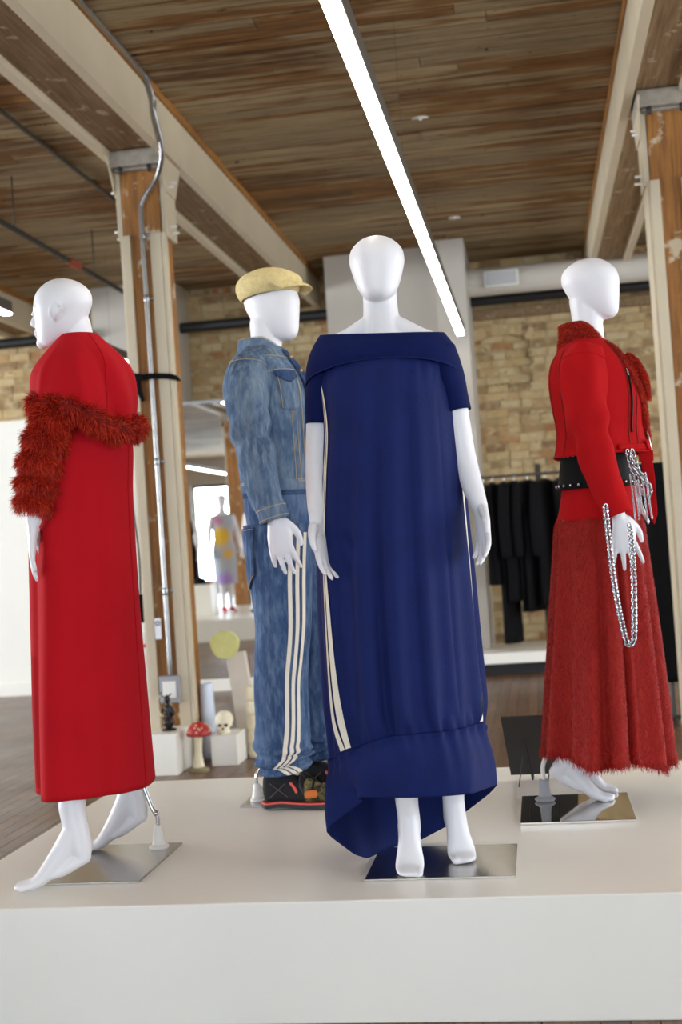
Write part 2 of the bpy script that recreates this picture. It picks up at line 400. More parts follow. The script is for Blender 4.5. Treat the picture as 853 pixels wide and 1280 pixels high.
def patch(mb, g, us, vs, off, nu=30, nv=4):
    """strip over a grid: us (start,end) rows as fraction; vs = list of (frac,(v0,v1)) column fraction along it"""
    N = outward(g, gnormals(g)); n, m = g.shape[:2]
    t = np.linspace(0, 1, nu); k = np.array([[a, b0, b1] for a, (b0, b1) in vs], float)
    v0 = np.interp(t, k[:, 0], k[:, 1]); v1 = np.interp(t, k[:, 0], k[:, 2])
    w = np.linspace(0, 1, nv)
    J = (v0[:, None] * (1 - w) + v1[:, None] * w) * m; I = np.broadcast_to((us[0] + (us[1] - us[0]) * t)[:, None] * (n - 1), J.shape)
    P, nn = gsample(g, N, I, J, off)
    mb.grid(P, False); return P
def wig(seed, kt, ks, amp, nmax=5):
    """random smooth relief on (theta, s)"""
    r = np.random.default_rng(seed)
    terms = [(r.integers(1, kt + 1), r.uniform(-ks, ks), r.uniform(0, 6.28), r.uniform(0.4, 1)) for _ in range(nmax)]
    def f(th, s):
        return amp * sum(w * np.sin(a * th + b * 6.28 * s + c) for a, b, c, w in terms) / nmax ** 0.5
    return f
def fur(g, count, length, flow, lift=0.5, width=0.0016, seed=1, curl=0.25, close=True, name='fur', mt='redfur', parent=None, mask=None, droop=0.25):
    r = np.random.default_rng(seed); n, m = g.shape[:2]
    N = outward(g, gnormals(g, close))
    mm = m if close else m - 1
    a = np.linalg.norm(np.cross(np.roll(g, -1, 1)[:-1] - g[:-1], g[1:] - g[:-1]), axis=-1)[:, :mm]
    if mask is not None: a = a * mask(g[:-1, :mm], N[:-1, :mm])
    pr = (a / a.sum()).ravel(); cell = r.choice(len(pr), count, p=pr)
    I = cell // mm + r.random(count); J = cell % mm + r.random(count)
    if not close: J = np.minimum(J, m - 1.001)
    P, nn = gsample(g, N, I, J)
    fl = np.asarray(flow, float); D = fl - nn * (nn @ fl)[:, None] if fl.ndim == 1 else fl
    D = unit(D + r.normal(0, curl, (count, 3)))
    L = length * r.uniform(0.55, 1.15, count)[:, None]
    d1 = unit(D * (1 - lift) + nn * lift); d2 = unit(d1 + A(0, 0, -1) * droop + r.normal(0, curl * 0.6, (count, 3)))
    S = unit(np.cross(d1, nn + r.normal(0, 0.4, (count, 3)))) * width * 0.5
    p1 = P + d1 * L * 0.55; p2 = p1 + d2 * L * 0.45
    V = np.stack([P - S, P + S, p1 + S * 0.8, p1 - S * 0.8, p2], 1).reshape(-1, 3)
    mb = MB(); mb.v = [V]; mb.n = len(V)
    b = np.arange(count) * 5
    mb.f = [(k, k + 1, k + 2, k + 3) for k in b.tolist()] + [(k + 3, k + 2, k + 4) for k in b.tolist()]
    o = mb.build(name, mt, parent, smooth=False); o['kind'] = 'stuff'
    return o
def tag(o, label=None, cat=None, group=None, kind=None):
    if label: o['label'] = label
    if cat: o['category'] = cat
    if group: o['group'] = group
    if kind: o['kind'] = kind
    return o
def thing(name, label, cat, loc=(0, 0, 0), group=None):
    o = bpy.data.objects.new(name, None); col.objects.link(o); o.location = loc; o.empty_display_size = 0.05
    return tag(o, label, cat, group)
def boxo(name, lo, hi, mt, parent=None, bev=0.0):
    return MB().box(lo, hi).build(name, mt, parent, smooth=False, mods=(('bevel', bev),) if bev else ())
def struct(name, lo, hi, mt, label=None, bev=0.0):
    return tag(boxo(name, lo, hi, mt, None, bev), label, kind='structure')

def copy_mesh_obj(me, name, parent, loc, scale=(1, 1, 1)):
    o = bpy.data.objects.new(name, me); col.objects.link(o); o.location = loc; o.scale = scale; o.parent = parent; return o
def unit_box(name, mt, jit=0.0, seed=0, bev=0.0):
    r = np.random.default_rng(seed); mb = MB().box((-.5, -.5, -.5), (.5, .5, .5))
    mb.v[0] = mb.v[0] + r.uniform(-jit, jit, (8, 3))
    me = bpy.data.meshes.new(name); me.from_pydata(mb.v[0].tolist(), [], mb.f); me.materials.append(M[mt]); return me

# ------------------------------------------------------------------ room shell
CEIL = 3.87; YB = 12.6
floor = struct('floor', (X0, WALLY, -0.08), (X1, YB, -0.012), 'dark_wood', 'worn brown hardwood strip floor of the showroom')
ceiling = struct('ceiling', (X0, WALLY, CEIL + 0.035), (X1, YB, CEIL + 0.12), 'gap', 'weathered plank ceiling with flaking pale paint')
# ceiling planks
pm = [unit_box('plank', 'plank', 0.0, k) for k in range(1)]
bays = [(-2.62 - 2.9, -2.35), (-1.96, 0.63), (0.99, 3.4)]
rest = MB()
y = WALLY
while y < YB:
    w = random.choice((0.135, 0.15, 0.165, 0.18)); y1 = min(y + w, YB)
    for bi, (a, b) in enumerate(bays):
        dz = random.uniform(0, 0.014)
        if y > 4.3 and (bi < 2 or y > 6.5):
            cuts = [a, b]
            if random.random() < 0.55: cuts = [a, a + (b - a) * random.uniform(0.25, 0.75), b]
            for c0, c1 in zip(cuts, cuts[1:]):
                copy_mesh_obj(pm[0], 'plank', ceiling, ((c0 + c1) / 2, (y + y1) / 2, CEIL + 0.0175 - dz), (c1 - c0 - 0.004, y1 - y - 0.019, 0.035))
        else:
            rest.box((a, y, CEIL - dz), (b, y1 - 0.007, CEIL + 0.035))
    rest.box((X0, y, CEIL), (bays[0][0] - .02, y1 - 0.007, CEIL + 0.035)); rest.box((3.42, y, CEIL), (X1, y1 - 0.007, CEIL + 0.035))
    y = y1
tag(rest.build('plank', 'plank', ceiling, smooth=False), kind='stuff')
# floor boards, running in depth
fm = unit_box('floor_board', 'floor')
restf = MB(); nb = 0; x = X0; BW = 0.072
cand = []
while x < X1:
    yy = WALLY + random.uniform(-1.5, 0)
    while yy < YB:
        L = random.uniform(0.9, 2.4); a, b = max(yy, WALLY), min(yy + L, YB)
        if b > a: cand.append((x, a, b))
        yy += L
    x += BW
def fkey(c):
    x, a, b = c; ym = (a + b) / 2
    inl = (-4.6 < x < -1.6 and b > 4.0 and x > -0.47 * b and a < 11) or (-0.6 < x < 1.3 and b > 5.0 and a < 11)
    return (0 if inl else 1, ym)
cand.sort(key=fkey)
for k, (x, a, b) in enumerate(cand):
    if k < 300: copy_mesh_obj(fm, 'floor_board', floor, (x + BW / 2, (a + b) / 2, -0.006), (BW - 0.0025, b - a - 0.003, 0.012))
    else: restf.box((x, a, -0.012), (x + BW - 0.0025, b - 0.003, 0))
tag(restf.build('floor_board', 'floor', floor, smooth=False), kind='stuff')

# back wall: mortar slab with bricks standing proud
wall_back = struct('wall_back', (X0, YB, -0.08), (X1, YB + 0.25, CEIL + 0.1), 'mortar', 'whitewashed old brick wall at the back of the showroom')
bms = [unit_box('brick', 'brick', 0.06, 20 + k) for k in range(6)]
restb = MB(); bricks = []
z = 0.0; row = 0
while z < CEIL - 0.02:
    h = random.uniform(0.060, 0.074); x = X0 - random.uniform(0, 0.2)
    while x < X1:
        w = random.choice((0.20, 0.21, 0.19, 0.10, 0.22)) * random.uniform(0.92, 1.06)
        inarch = -0.50 < x + w / 2 < 0.06 and 2.58 < z < 3.18 - 1.0 * (x + w / 2 + 0.22) ** 2
        arch = False
        bricks.append((x, z, w, h, inarch)); x += w + 0.012
    z += h + 0.013; row += 1
def bkey(b):
    x, z, w, h, _ = b
    v = (-0.62 < x < 1.25 and 1.55 < z < 3.42) or (-3.40 < x < -2.1 and 2.45 < z < 3.87) or (-5.4 < x < -4.2 and 2.4 < z < 3.4)
    return 0 if v else 1
bricks.sort(key=bkey)
for k, (x, z, w, h, ia) in enumerate(bricks):
    d = 0.006 + random.uniform(0, 0.014); yb_ = YB if ia else YB - 0.045
    if k < 300:
        o = copy_mesh_obj(random.choice(bms), 'brick', wall_back, (x + w / 2, yb_ - d / 2 + 0.01, z + h / 2), (w, d + 0.02, h))
    else: restb.box((x, yb_ - d, z), (x + w, yb_ + 0.01, z + h))
tag(restb.build('brick', 'brick', wall_back, smooth=False), kind='stuff')
mf = MB()
for lo3_, hi3_ in (((X0, -.08), (-.50, CEIL + .05)), ((.06, -.08), (X1, CEIL + .05)), ((-.50, -.08), (.06, 2.60)), ((-.50, 3.20), (.06, CEIL + .05))):
    mf.box((lo3_[0], YB - .045, lo3_[1]), (hi3_[0], YB, hi3_[1]))
mf.build('mortar_face', 'mortar', wall_back, smooth=False)
# segmental arch of bricks on edge over the blocked window
for k in range(11):
    a = math.radians(-24 + 48 * k / 10); R = 0.70
    o = copy_mesh_obj(bms[k % 6], 'arch_brick', wall_back, (-0.22 + R * math.sin(a), YB - 0.045, 2.48 + R * math.cos(a)), (0.058, 0.05, 0.11)); o.rotation_euler = (0, a, 0)

wk = len(WINDOWS)
for nm, xa, xb, lab in (('wall_left', X0 - 0.2, X0, 'plain white side wall with added windows'), ('wall_right', X1, X1 + 0.2, 'plain white side wall with added windows on the other side')):
    w = MB(); ys = [WALLY] + [v for p in SIDEWIN_ADDED for v in p] + [YB]
    for k in range(0, len(ys), 2): w.box((xa, ys[k], -0.08), (xb, ys[k + 1], CEIL + 0.1))
    for ya, yb in SIDEWIN_ADDED:
        w.box((xa, ya, -0.08), (xb, yb, WZ0)); w.box((xa, ya, WZ1), (xb, yb, CEIL + 0.1))
    tag(w.build(nm, 'white_wall', None, smooth=False), lab, kind='structure')
    xm_ = (xa + xb) / 2
    for ya, yb in SIDEWIN_ADDED:  # unseen side windows, added to bring light to the back of the room
        wk += 1; w = MB(); t = .07; u0, u1 = xm_ - .04, xm_ + .04; ym = (ya + yb) / 2
        for (p, q, z0, z1) in ((ya, ya + t, WZ0, WZ1), (yb - t, yb, WZ0, WZ1), (ya, yb, WZ1 - .1, WZ1), (ya, yb, WZ0, WZ0 + t), (ym - .04, ym + .04, WZ0 + t, WZ1 - .1)): w.box((u0, p, z0), (u1, q, z1))
        wo = tag(w.build('window_%d' % wk, 'frame_brown', None, smooth=False), 'added brown framed side window, out of view, letting in daylight', kind='structure')
        for p, q in ((ya + t, ym - .04), (ym + .04, yb - t)): boxo('pane', (xm_ - .003, p, WZ0 + t), (xm_ + .003, q, WZ1 - .1), 'glass', wo)
# window wall behind the viewer
wf = MB(); xs = [X0] + [v for w in WINDOWS for v in w] + [X1]
for k in range(0, len(xs), 2): wf.box((xs[k], WALLY - 0.25, -0.08), (xs[k + 1], WALLY, CEIL + 0.1))
for a, b in WINDOWS:
    wf.box((a, WALLY - 0.25, -0.08), (b, WALLY, WZ0)); wf.box((a, WALLY - 0.25, WZ1), (b, WALLY, CEIL + 0.1))
tag(wf.build('wall_front', 'white_wall', None, smooth=False), 'white wall with tall windows facing the brick wall', kind='structure')
for k, (a, b) in enumerate(WINDOWS):
    w = MB(); t = 0.07; y0, y1 = WALLY - 0.2, WALLY - 0.1
    w.box((a, y0, WZ0), (a + t, y1, WZ1)); w.box((b - t, y0, WZ0), (b, y1, WZ1)); w.box((a, y0, WZ1 - 0.10), (b, y1, WZ1)); w.box((a, y0, WZ0), (b, y1, WZ0 + t))
    xm = (a + b) / 2; w.box((xm - 0.04, y0, WZ0 + t), (xm + 0.04, y1, WZ1 - 0.10)); zm = 1.6
    w.box((a + t, y0 + .02, zm - 0.025), (xm - .04, y1 - .02, zm + 0.025)); w.box((xm + .04, y0 + .02, zm - 0.025), (b - t, y1 - .02, zm + 0.025))
    wo = tag(w.build('window_%d' % (k + 1), 'frame_brown', None, smooth=False), 'brown framed tall window letting in daylight', kind='structure')
    for xa, xb in ((a + t, xm - .04), (xm + .04, b - t)):
        for za, zb in ((WZ0 + t, zm - .025), (zm + .025, WZ1 - .10)):
            boxo('pane', (xa, WALLY - .153, za), (xb, WALLY - .147, zb), 'glass', wo)
tag(boxo('ground_outside', (-40, -60, -0.9), (30, WALLY - 0.25, -0.8), 'lawn'), 'green lawn outside the windows', kind='structure')

# white plaster pilaster, chase and box column on the back wall, white partition
struct('wall_pilaster', (-4.16, 12.0, 0), (-3.34, YB, CEIL), 'white_wall', 'white plastered pilaster on the brick wall')
struct('wall_chase', (-1.78, 11.68, 0), (-0.74, YB, CEIL), 'white_wall', 'wide grey white wall chase reaching the ceiling')
struct('wall_box_column', (-0.745, 11.45, 0), (-0.475, YB, CEIL), 'white_wall', 'white boxed pipe column beside the wall chase')
part_ = struct('wall_partition', (-6.2, 11.25, 0.0), (-4.60, 11.40, 2.54), 'white', 'low white freestanding partition before the brick wall')
tag(boxo('baseboard', (-6.2, 11.235, 0.0), (-4.60, 11.25, 0.12), 'white', part_))
boxo('end_post', (-4.60, 11.25, 0), (-4.50, 11.55, 2.5), 'cream', part_)

# ------------------------------------------------------------------ beams
def beam(xl, xr, label, group=None):
    b = thing('ceiling_beam', label, 'beam', ((xl + xr) / 2, 0, 0)); cx = (xl + xr) / 2
    ya, yb = WALLY, 12.55
    hw = (xr - xl) / 2
    boxo('timber', (-hw + 0.055, ya, 3.575), (hw - 0.055, yb, CEIL), 'beam', b, 0.006)
    for s in (-1, 1):
        x0, x1 = (hw - 0.055, hw) if s > 0 else (-hw, -hw + 0.055)
        boxo('side_board', (x0, ya, 3.535), (x1, yb, 3.815), 'cream', b, 0.003)
        boxo('ledge_strip', (x0 - (0.0 if s > 0 else .012), ya, 3.818), (x1 + (0.012 if s > 0 else 0), yb, CEIL), 'ledge', b, 0.002)
    return b
BL = (-2.355, -1.965); BR = (0.630, 0.985)
beam(*BL, 'white-sided timber ceiling beam carrying the bent steel conduit')
beam(*BR, 'white-sided timber ceiling beam over the red jacket mannequin')
beam(-5.25, -4.87, 'white-sided timber ceiling beam beside the black sprinkler pipe')

# ------------------------------------------------------------------ columns
def wood_column(x, y, label, boards=True, detail=True):
    c = thing('timber_column', label, 'column', (x, y, 0))
    boxo('post', (-0.115, 0.0, 0), (0.115, 0.235, 3.47), 'post', c, 0.012)
    if boards:
        boxo('corner_board', (-0.122, -0.022, 0), (-0.070, -0.001, 3.08), 'cream', c, 0.003)
        boxo('corner_board', (0.048, -0.022, 0), (0.115, -0.001, 3.08), 'cream', c, 0.003)
        boxo('side_board', (0.1165, -0.020, 0), (0.137, 0.05, 3.08), 'cream', c, 0.003)
        boxo('edge_strip', (0.1165, 0.052, 0), (0.133, 0.09, 3.08), 'ledge', c, 0.002)
        boxo('side_board', (-0.137, 0.0, 0), (-0.1165, 0.235, 3.08), 'cream', c, 0.003)
    cp = MB().box((-0.165, -0.06, 3.475), (0.150, 0.30, 3.572)); cp.box((-0.14, -0.035, 3.455), (0.13, 0.27, 3.476))
    cap = cp.build('capital', 'plaster', c, smooth=False, mods=(('bevel', 0.012, 2),))
    if detail:
        for sx in (-0.10, 0.075): MB().tube([(sx, -0.04, 3.447), (sx, -0.04, 3.476)], 0.014, 10).build('bolt', 'black_iron', cap)
        br = MB(); s = 1
        for s in (-1, 1):
            x0 = 0.152 if s > 0 else -0.172
            # tall fish-plate board
            b = MB().box((min(s * 0.118, s * 0.150), 0.0 + .01, 3.06), (max(s * 0.118, s * 0.150), 0.22, 3.53)).build('bracket_board', 'cream', c, smooth=False, mods=(('bevel', 0.003),))
            g = MB(); xa, xb = sorted((s * 0.152, s * 0.160))
            g.add([(xa, 0.02, 3.32), (xb, 0.02, 3.32), (xb, 0.20, 3.32), (xa, 0.20, 3.32), (xa, -0.10, 3.53), (xb, -0.10, 3.53), (xb, 0.34, 3.53), (xa, 0.34, 3.53)],
                  [(0, 3, 2, 1), (4, 5, 6, 7), (0, 1, 5, 4), (1, 2, 6, 5), (2, 3, 7, 6), (3, 0, 4, 7)])
            g.build('gusset_plate', 'cream', c, smooth=False)
            for zz in (3.40, 3.36, 3.13, 3.10):
                MB().tube([(s * 0.15, 0.06 + (zz * 50 % 3) * 0.03, zz), (s * 0.185, 0.06 + (zz * 50 % 3) * 0.03, zz)], 0.008, 8).build('bolt', 'whitem', c)
    return c
CL = wood_column(-2.150, 7.18, 'timber column with cream boards and a steel conduit run')
CR = wood_column(0.865, 7.18, 'timber column with cream boards behind the red jacket mannequin')
wood_column(-5.20, -0.55, 'timber column standing before the windows')
wood_column(-2.15, -0.55, 'timber column facing the brick wall, clear of the platforms', detail=False)
wood_column(0.865, -0.55, 'bare timber column facing the right half of the brick wall', detail=False)
# strap with knot round the left column
st = thing('black_strap', 'black strap knotted round the timber column at head height', 'strap', (-2.150, 7.18, 2.24))
g = MB()
lo_ = [(-0.15, -0.035, 0.0), (-0.09, -0.050, 0.0), (0.0, -0.062, 0.005), (0.05, -0.058, 0.003), (0.10, -0.040, 0.0), (0.148, -0.032, -0.012), (0.152, 0.05, -0.02)]
g.tube(lo_, np.array([[0.004, 0.016]] * 7), 8, 24, hint=(0, 1, 0)).build('band', 'cloth_black', st)
MB().ball((-0.06, -0.065, 0), (0.03, 0.02, 0.026)).ball((-0.095, -0.05, 0.02), (0.03, 0.014, 0.014)).build('knot', 'cloth_black', st)
MB().tube([(-0.06, -0.05, 0), (-0.065, -0.055, -0.06), (-0.045, -0.05, -0.13)], np.array([[0.013, 0.005], [0.018, 0.005], [0.012, 0.004]]), 8, 12).build('tail', 'cloth_black', st)
# conduit bending down from the beam to the post
cd = thing('steel_conduit', 'bent galvanised conduit running down the timber column', 'pipe', (-2.150, 7.18, 0))
path = [(0.200, -3.2, 3.835), (0.205, -0.60, 3.835), (0.205, -0.45, 3.830), (0.206, -0.33, 3.76), (0.206, -0.30, 3.66), (0.200, -0.18, 3.50), (0.13, -0.08, 3.38), (0.03, -0.045, 3.27), (0.012, -0.04, 3.15), (0.012, -0.035, 2.5), (0.012, -0.035, 0.52)]
MB().tube(path, 0.0145, 10, 150).build('tube', 'steel_pipe', cd)
for zz in (3.07, 2.70, 1.75, 1.0): MB().tube([(0.012, -0.035, zz - .012), (0.012, -0.035, zz + .012)], 0.0175, 10).box((0.02, -0.03, zz - .008), (0.055, -0.024, zz + .008)).build('clamp', 'steel_pipe', cd)
jb = boxo('junction_box', (-0.055, -0.055, 0.36), (0.065, -0.023, 0.515), 'grey_plastic', cd, 0.006)
boxo('cover_plate', (-0.035, -0.059, 0.39), (0.045, -0.0555, 0.485), 'whitem', jb, 0.002)
tg = thing('paper_tag', 'small white tag with black ring hung on the column', 'tag', (-2.185, 7.13, 0.80))
boxo('card', (-0.025, 0.0, -0.07), (0.012, 0.004, 0.05), 'paper', tg)
t_ = MB(); tt = np.linspace(0, 2 * math.pi, 17); t_.tube(np.stack([0.012 * np.cos(tt) - .006, 0 * tt - .002, 0.012 * np.sin(tt) + .02], 1), 0.0025, 6, cap=False).build('ring', 'black', tg)
MB().tube([(-.006, .01, .05), (0.0, .02, .20), (-.01, .02, .36)], 0.0015, 6, 12).build('string', 'black', tg)
# sign paper on the right column
tag(boxo('paper_notice', (0.905, 7.148, 1.05), (0.975, 7.155, 2.10), 'paper'), 'tall white paper notice on the timber column', 'notice')

# ------------------------------------------------------------------ ceiling services
def strip_light(x, ya, yb, z, label, group=None):
    t = thing('strip_light', label, 'light', (x, ya, z), group); L = yb - ya
    boxo('housing', (-0.035, 0, 0.006), (0.035, L, 0.085), 'alu', t, 0.003)
    boxo('diffuser', (-0.031, 0.004, -0.008), (0.031, L - 0.004, 0.0055), 'led', t, 0.003)
    k = 0
    yy = 0.4
    while yy < L:
        MB().tube([(0, yy, 0.085), (0, yy, CEIL - z - .001)], 0.001, 6).build('suspension_wire', 'alu', t); yy += 2.4
    return t
strip_light(-0.536, 1.2, 11.15, 2.95, 'long white linear strip light above the navy dress')
strip_light(-3.52, 3.0, 5.9, 2.95, 'linear strip light between the column and the sprinkler pipe', 'side strip lights')
strip_light(-3.52, 6.9, 8.42, 2.95, 'short linear strip light next to the black sprinkler pipe', 'side strip lights')
strip_light(-3.52, 10.2, 11.15, 2.95, 'short linear strip light in front of the white pilaster', 'side strip lights')
strip_light(-6.95, -12.5, 2.5, 2.95, 'long linear strip light running to the window wall')
strip_light(-3.52, -9.5, 0.5, 2.95, 'added linear strip light behind the second display')  # added so the far end of the room is lit
strip_light(-0.545, -10.5, -0.5, 2.95, 'added linear strip light on the window side of the room')  # another strip added to light the far end, never in view
strip_light(2.45, 1.0, 11.0, 2.95, 'added long linear strip light beyond the right beam, out of view')  # unseen strip, added as indoor fill light
def pipe(name, pts, r, mt, label, cat='pipe'):
    t = thing(name, label, cat, pts[0]); P = np.array(pts) - np.array(pts[0])
    MB().tube(P, r, 14).build('tube', mt, t); return t
sp = pipe('sprinkler_pipe', [(-3.385, 3.0, 3.5), (-3.385, 12.0, 3.5)], 0.020, 'black_iron', 'black sprinkler pipe with red coupling under the ceiling')
MB().tube([(0, 6.35, 0), (0, 6.55, 0)], 0.028, 12).build('coupling', 'rust', sp)
for yy in (5.3, 6.9): MB().tube([(0, yy, 0.02), (0, yy, 0.369)], 0.005, 6).build('hanger_rod', 'black_iron', sp)
pipe('ceiling_conduit', [(-2.905, 3.0, 3.845), (-2.905, 9.05, 3.845)], 0.016, 'alu', 'thin grey conduit clipped to the plank ceiling', 'conduit')
p1 = pipe('black_wall_pipe', [(-3.33, 12.25, 3.43), (-1.78, 12.25, 3.43)], 0.052, 'black_iron', 'thick black pipe between pilaster and wall chase')
p2 = pipe('black_wall_pipe', [(-0.47, 12.25, 3.425), (4.5, 12.25, 3.425)], 0.055, 'black_iron', 'thick black pipe under the white air duct')
MB().tube([(1.35, 0, -0.12), (1.35, 0, -0.02)], 0.012, 8).ball((1.35, 0, -.13), .02).build('sprinkler_head', 'gold', p2)
p3 = pipe('black_wall_pipe', [(-9.0, 11.95, 3.37), (-4.17, 11.95, 3.39)], 0.052, 'black_iron', 'thick black pipe above the white partition')
du = thing('air_duct', 'round white air duct with a grey louvre grille', 'duct', (-0.475, 11.75, 3.50))
MB().tube([(0, 0, 0), (4.9, 0, 0)], 0.125, 32, cap=False).build('tube', 'white_wall', du)
for xx in (1.0, 2.6): MB().tube([(xx, 0, 0), (xx + .02, 0, 0)], 0.129, 32, cap=False).build('joint_band', 'whitem', du)
gr = boxo('grille_frame', (0.16, -0.155, -0.075), (0.47, -0.10, 0.065), 'whitem', du, 0.004)
for k in range(9): boxo('louvre', (0.175, -0.162, -0.062 + k * 0.0135), (0.455, -0.1555, -0.055 + k * 0.0135), 'grey_plastic', gr)
tag(boxo('wall_ledger', (-0.47, 12.45, 3.28), (4.5, 12.575, 3.36), 'beam'), 'old timber ledger along the brick wall below the black pipe', 'ledger')
for (x, y, r) in ((-0.548, 8.06, 0.055), (-0.50, 10.7, 0.05)):
    t = thing('smoke_detector', 'round white ceiling detector ' + ('halfway along the strip light' if y < 9 else 'close to the boxed column'), 'detector', (x + .27 * 0, y, CEIL))
    MB().tube([(0, 0, -0.012), (0, 0, -0.002)], r, 24, cap=False).grid(tube_grid([(0, 0, -0.012), (0, 0, -0.001)], r, 24, cap=False), True, True, True).build('base', 'whitem', t)
    MB().tube([(0, 0, -0.0145), (0, 0, -0.0125)], r * .18, 20).build('sensor', 'whitem', t)

# ------------------------------------------------------------------ main platform
pf = thing('display_platform', 'large low white display platform under four mannequins', 'platform', (-0.61, 4.1, 0))
boxo('deck', (-1.095, -0.88, 0.0), (1.09, 0.88, 0.31), 'white', pf, 0.004)
PZ = 0.31

# ------------------------------------------------------------------ mannequin kit
def rot2(a): c, s = math.cos(a), math.sin(a); return np.array([[c, -s, 0], [s, c, 0], [0, 0, 1]])
def head(mb, c, face, w, df, db, h, tilt=0.0, detail=False):
    """c = centre of the head, face = facing angle (0 = -Y, 90 = +X)"""
    t = np.concatenate([[-1, -0.985, -0.95, -0.9], np.linspace(-0.82, 0.82, 26), [0.88, 0.93, 0.965, 0.985, 1.0]])
    W = interp([(-1, .10), (-.95, .36), (-.8, .56), (-.5, .76), (0, .94), (.3, 1), (.6, .92), (.85, .62), (.96, .32), (1, .04)], t) * w
    F = interp([(-1, .46), (-.95, .68), (-.8, .84), (-.5, .90), (0, .95), (.3, .96), (.6, .84), (.85, .54), (.96, .27), (1, .03)], t) * df
    B = interp([(-1, -.30), (-.95, -.18), (-.8, .26), (-.5, .60), (0, .90), (.3, 1), (.6, .93), (.85, .62), (.96, .32), (1, .04)], t) * db
    ph = np.linspace(0, 2 * math.pi, 40, endpoint=False); s, cph = np.sin(ph), np.cos(ph)
    cy = (B - F) / 2; hy = (B + F) / 2
    g = np.empty((len(t), 40, 3))
    g[..., 0] = W[:, None] * np.sign(s) * np.abs(s) ** 0.92; g[..., 1] = cy[:, None] - hy[:, None] * cph; g[..., 2] = (t * h / 2)[:, None]
    R = rot2(math.radians(face)); T = lambda p: (np.asarray(p, float) @ R.T) + np.asarray(c, float)
    mb.grid(T(g), True, True, True)
    if detail:
        f = df; z = h / 2
        mb.tube(T([(0, -f * .93, z * .12), (0, -f * 1.02, -z * .10), (0, -f * 1.08, -z * .24), (0, -f * .95, -z * .32)]), [.006, .008, .0105, .008], 10, 10)
        mb.tube(T([(-.018, -f * .93, -z * .50), (0, -f * .975, -z * .49), (.018, -f * .93, -z * .50)]), .0055, 8, 8)
        mb.tube(T([(-.017, -f * .91, -z * .60), (0, -f * .955, -z * .605), (.017, -f * .91, -z * .60)]), .0065, 8, 8)
        mb.ball(T((0, -f * .78, -z * .84)), .019)
        for sx in (-1, 1):
            mb.tube(T([(sx * .022, -f * .885, z * .13), (sx * .045, -f * .76, z * .14)]), .006, 8)
            mb.ball(T((sx * .030, -f * .84, -z * .02)), (.014, .010, .007))
            e = [(sx * w * .95, .006, -z * .30), (sx * w * 1.06, -.006, -z * .18), (sx * w * 1.10, .000, z * .02), (sx * w * 1.12, .022, z * .10), (sx * w * 1.12, .036, z * .0), (sx * w * 1.05, .026, -z * .14), (sx * w * .97, .008, -z * .28)]
            mb.tube(T(e), .0055, 8, 20)
            mb.ball(T((sx * w * .99, .014, -z * .06)), (.008, .016, .022))
def hand(mb, wr, d, nrm, thumb, size=1.0, curl=18, spread=6, tcurl=0.0):
    """wr wrist point, d direction to the fingers, nrm palm normal (fingers curl towards it), thumb: +1/-1 side along d x nrm"""
    d = unit(A(*d)); nrm = A(*nrm); nrm = unit(nrm - d * (nrm @ d)); s = np.cross(d, nrm) * thumb
    wr = np.asarray(wr, float); k = size
    P = lambda a, b, c: wr + k * (d * a + s * b + nrm * c)
    pts = np.array([P(-.03, 0, 0), P(0.0, 0, 0), P(.03, .004, 0), P(.06, .002, .002), P(.09, -.002, .003)])
    rad = np.array([[.024, .019], [.024, .017], [.034, .0155], [.039, .0135], [.036, .0105]]) * k
    g = tube_grid(pts, rad, 16, 14, hint=s); mb.grid(g, True, True, True)
    lens = [.072, .080, .075, .060]
    for q in range(4):
        off = .027 - q * .0185; a0 = math.radians(spread) * (1.5 - q); base = P(.080 - (.004 if q in (0,) else .010 if q == 3 else 0), off, .002)
        dd = unit(d * math.cos(a0) + s * math.sin(a0)); p = base; pl = [p]; an = math.radians(curl) * .6
        for f_, seg in enumerate((.45, .31, .26)):
            v = dd * math.cos(an) + nrm * math.sin(an); p = p + v * lens[q] * k * seg * 1.12; pl.append(p); an += math.radians(curl)
        mb.tube(np.array(pl), np.array([.0093, .0087, .0078, .0064]) * k, 10, 12)
    t0 = P(.012, .024, .004); t1 = P(.042, .048, .014); t2 = P(.068, .056 - tcurl * .02, .020); t3 = P(.088, .056 - tcurl * .035, .022)
    mb.tube(np.array([t0, t1, t2, t3]), np.array([.0155, .0120, .0098, .0072]) * k, 10, 14)
def foot(mb, ankle, heel, ball, toe, side, toes=True, w=.036):
    """raised-heel mannequin foot; side = unit vector across the foot towards the big toe"""
    ankle, heel, ball, toe, side = [np.asarray(v, float) for v in (ankle, heel, ball, toe, side)]
    fl = ankle * .55 + heel * .45
    upv = unit(ankle - heel)
    mb.tube(np.array([ankle + upv * .05, ankle, heel * .75 + ankle * .25, heel]), np.array([[.030, .036], [.031, .036], [.029, .032], [.023, .024]]), 16, 14, hint=side)
    mid = (fl + ball) / 2
    pts = np.array([ankle * .8 + heel * .2, mid + A(0, 0, .014), ball + A(0, 0, .020), toe + A(0, 0, .012)])
    mb.tube(pts, np.array([[.030, .036], [.031, .030], [w + .003, .019], [w - .004, .010]]), 18, 22, hint=side)
    mb.tube(np.array([heel, (heel + ball) / 2 + A(0, 0, .004), ball + A(0, 0, .027)]), np.array([[.022, .022], [.026, .018], [.030, .010]]), 14, 12, hint=side)
    if toes:
        fd = unit(toe - ball)
        for k in range(5):
            o = side * (.026 - k * .0130); L = (.016, .014, .010, .004, -.004)[k]; r = (.0115, .0082, .0078, .0073, .0068)[k]
            mb.tube(np.array([toe - fd * .02 + o + A(0, 0, r), toe + fd * (L - .004) + o + A(0, 0, r * .95)]), r, 8)
def limb(mb, pts, rad, res=24, seg=16): mb.tube(np.array(pts, float), np.array(rad, float), seg, res)
